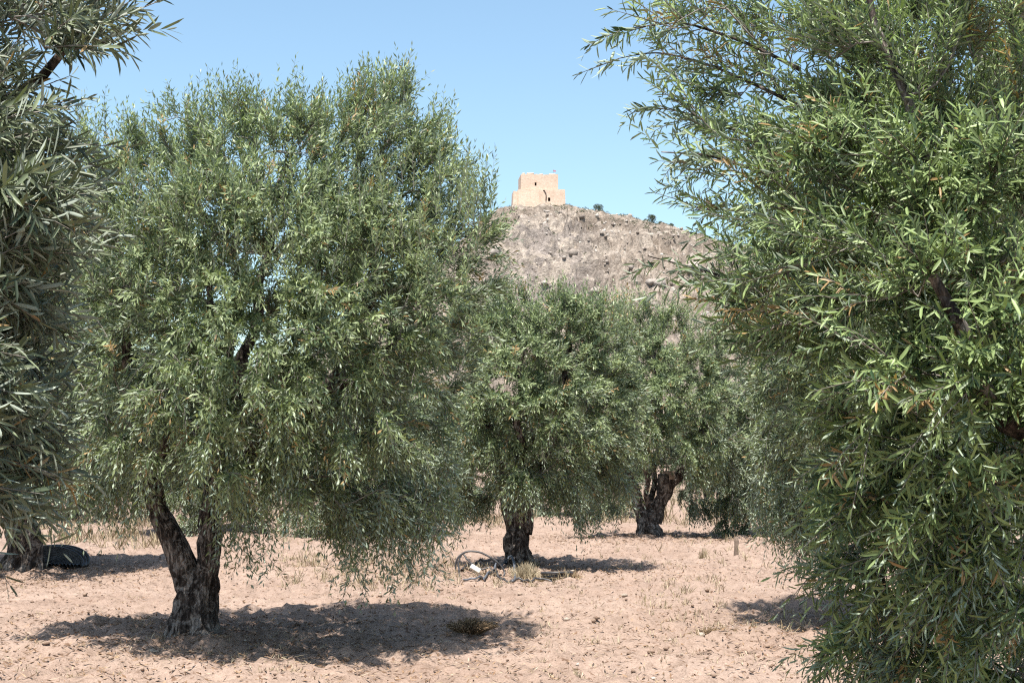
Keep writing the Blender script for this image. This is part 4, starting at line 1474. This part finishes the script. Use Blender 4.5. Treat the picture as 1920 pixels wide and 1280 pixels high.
def weed(name, px, py, w, h, n, label, cat, mat, rng, droop=.5, lean=0.0, thick=.004, mix=.5):
    p = onground(GP(px, py))
    g = Geo()
    for k in range(n):
        a = rng.uniform(0, TAU)
        rr_ = w * rng.random() ** .7
        s0 = np.array([rr_ * .45 * math.cos(a), rr_ * .45 * math.sin(a), -.02])
        e = np.array([rr_ * math.cos(a) * 1.1 + lean * rng.random(), rr_ * math.sin(a) * 1.1, h * rng.uniform(.35, 1) * (1 - .5 * (rr_ / w) ** 2)])
        c = (s0 + e) / 2 + np.array([rng.uniform(-.04, .04), rng.uniform(-.04, .04), h * droop * rng.random()])
        q_ = bez(s0, c, e, 5)
        tube(g, q_, np.linspace(thick, thick * .4, 5), 3, False, a=np.clip(mix + rng.normal() * .25, 0, 1))
    root = obj(name, g.mesh(name, mat), loc=p)
    tag(root, label, cat)
    return root


rw = np.random.default_rng(9)
weed('weed_clump', 882, 1184, .24, .13, 520, 'dark brown dry weed clump at the end of the big shadow', 'weeds', M_WEED, rw, .6, .05, .006, .4)
weed('weed_clump', 1318, 1040, .10, .30, 90, 'thin grey green weed sprouting before the vase-trunked olive', 'weeds', M_STRAW, rw, .3, 0, .004, .2)
weed('weed_clump', 985, 1085, .22, .26, 420, 'pale straw tuft against the trunk of the hose olive', 'weeds', M_STRAW, rw, .35, .0, .005, .6)
weed('weed_clump', 1025, 1088, .16, .13, 180, 'low straw tuft between the hose olive trunk and the coil', 'weeds', M_STRAW, rw, .4, .0, .005, .45)
weed('weed_clump', 1335, 1190, .16, .05, 160, 'flat brown heap of weeds in the small shadow by the near branches', 'weeds', M_WEED, rw, .6, .1, .006, .3)
weed('weed_clump', 1075, 1085, .12, .12, 110, 'brownish tuft in the shade beside the black hose coil', 'weeds', M_WEED, rw, .4, .0, .005, .7)

# a few stones one can point at
for (px, py, r, mat, lab) in [(287, 1222, .035, M_STONE, 'pale stone left of the forked trunk in the sun'),
                              (1315, 1194, .03, M_STONE, 'pale stone in the small shadow by the near branches'),
                              (1325, 1176, .04, M_DARKSTONE, 'brown clod at the rim of the small shadow'),
                              (1057, 1200, .03, M_DARKSTONE, 'dark clod lying alone on the sunny soil'),
                              (1170, 1118, .035, M_STONE, 'pale lump on the soil before the hose coil')]:
    V = ICO2_V * (1 + rw.uniform(-.26, .26, (len(ICO2_V), 1))) * np.array([1.25, 1, .7]) * r
    me = mesh_np('stone', V, [ICO2_F], mat, False)
    o = obj('stone' if mat is M_STONE else 'clod', me, loc=onground(GP(px, py), r * .12))
    o.rotation_euler = (0, 0, rw.uniform(0, TAU))
    tag(o, lab, 'stone' if mat is M_STONE else 'clod')

# small clods, litter and dry grass: nobody could count them
n = 12000
d_ = 8.5 * np.exp(rw.random(n) * math.log(45 / 8.5))
x_ = rw.uniform(-.40, .40, n) * d_
s_ = rw.uniform(.004, .013, n) * (1 + 1.6 * rw.random(n) ** 6) * (d_ / 12) ** .45
keep = fbm(x_ * .8, d_ * .8, 13, 2) + .25 * fbm(x_ * 4, d_ * 4, 15, 1) > rw.uniform(-.45, .35, n)
x_, d_, s_ = x_[keep], d_[keep], s_[keep]
pp = np.stack([x_, d_, gh(x_, d_) + s_ * .25], -1)
o = obj('soil_clods', scatter_lumps(pp, s_, .65, rw, M_CLOD, 'soil_clods', jitter=.4))
tag(o, 'small clods and gravel scattered over the dry soil', 'gravel', kind='stuff')

n = 42000
cen = [TREE1, TREE2, TREE3, TREE2L, TREE1R]
ci = rw.integers(0, 6, n)
x_ = np.where(ci < 5, np.array([cen[min(k, 4)][0] for k in ci]) + rw.normal(size=n) * 1.5, 0)
y_ = np.where(ci < 5, np.array([cen[min(k, 4)][1] for k in ci]) + rw.normal(size=n) * 1.4, 0)
du = 8.5 * np.exp(rw.random(n) * math.log(40 / 8.5))
x_ = np.where(ci >= 5, rw.uniform(-.4, .4, n) * du, x_)
y_ = np.where(ci >= 5, du, y_)
pp = np.stack([x_, y_, gh(x_, y_) + .006], -1)
th = rw.uniform(0, TAU, n)
d = nrm(np.stack([np.cos(th), np.sin(th), rw.uniform(-.1, .5, n)], -1))
nn = nrm(np.array([0, 0, 1.0]) + .5 * rdir(rw, n))
v, f, a = leaf_quads(pp, d, nn, rw.uniform(.04, .08, n), rw.uniform(.010, .018, n), rw.random(n))
o = obj('leaf_litter', mesh_np('leaf_litter', v, f, M_LITTER, False, {'tint': a}))
tag(o, 'fallen olive leaves scattered on the soil under the trees', 'leaf litter', kind='stuff')


n = 12000
du = 8.5 * np.exp(rw.random(n) * math.log(45 / 8.5))
x_ = rw.uniform(-.4, .4, n) * du
kp = fbm(x_ * .7, du * .7, 113, 2) > rw.uniform(-.5, .3, n)
x_, du = x_[kp], du[kp]
n = len(x_)
th = rw.uniform(0, TAU, n)
pp = np.stack([x_, du, gh(x_, du) + .010], -1)
d = nrm(np.stack([np.cos(th), np.sin(th), rw.uniform(-.08, .25, n)], -1))
v, f, a = leaf_quads(pp, d, nrm(np.array([0, 0, 1.0]) + .3 * rdir(rw, n)), rw.uniform(.05, .16, n), rw.uniform(.004, .008, n), rw.random(n))
o = obj('straw_litter', mesh_np('straw_litter', v, f, M_STRAW, False, {'tint': a}))
tag(o, 'bits of dry straw lying loose on the soil', 'straw', kind='stuff')


def grass(regions, rng):
    """regions: (px0, px1, py0, py1, tufts, height)"""
    P0, Dv, Lg, W = [], [], [], []
    for (x0, x1, y0, y1, n, h) in regions:
        for k in range(n):
            p = GP(rng.uniform(x0, x1), rng.uniform(y0, y1))
            m = rng.integers(5, 13)
            hh = h * rng.uniform(.5, 1.2)
            for _ in range(m):
                xx, yy_ = p[0] + rng.normal() * .03, p[1] + rng.normal() * .03
                P0.append([xx, yy_, 0])
                Dv.append([rng.normal() * .45, rng.normal() * .45, 1.0])
                Lg.append(hh * rng.uniform(.5, 1.1))
    P0 = np.array(P0)
    P0[:, 2] = gh(P0[:, 0], P0[:, 1]) - .01
    Dv = nrm(np.array(Dv))
    K = len(P0)
    nn = nrm(rdir(rng, K) * np.array([1, 1, .2]))
    L = np.array(Lg)
    wd = rng.uniform(.0035, .008, K) * (P0[:, 1] / 15) ** .6
    v, f, a = leaf_quads(P0, Dv, nn, L, wd, rng.random(K), 1, rng.uniform(-.3, .3, K))
    return mesh_np('dry_grass', v, f, M_STRAW, False, {'tint': a})


o = obj('dry_grass', grass([(520, 860, 985, 1110, 330, .15), (240, 340, 1185, 1235, 26, .07), (830, 1080, 1065, 1098, 60, .14), (1200, 1360, 1090, 1180, 45, .12),
                            (1080, 1560, 885, 985, 700, .42), (40, 330, 920, 1030, 330, .34), (400, 1000, 890, 990, 800, .38), (1100, 1500, 990, 1060, 60, .16),
                            (1000, 1560, 1060, 1270, 150, .08), (380, 620, 1190, 1270, 50, .06), (0, 300, 1080, 1270, 40, .06), (700, 1000, 1110, 1180, 30, .08),
                            (1440, 1700, 1120, 1200, 30, .12)], rw))
tag(o, 'straw coloured dry grass and stubble between the trees', 'dry grass', kind='stuff')
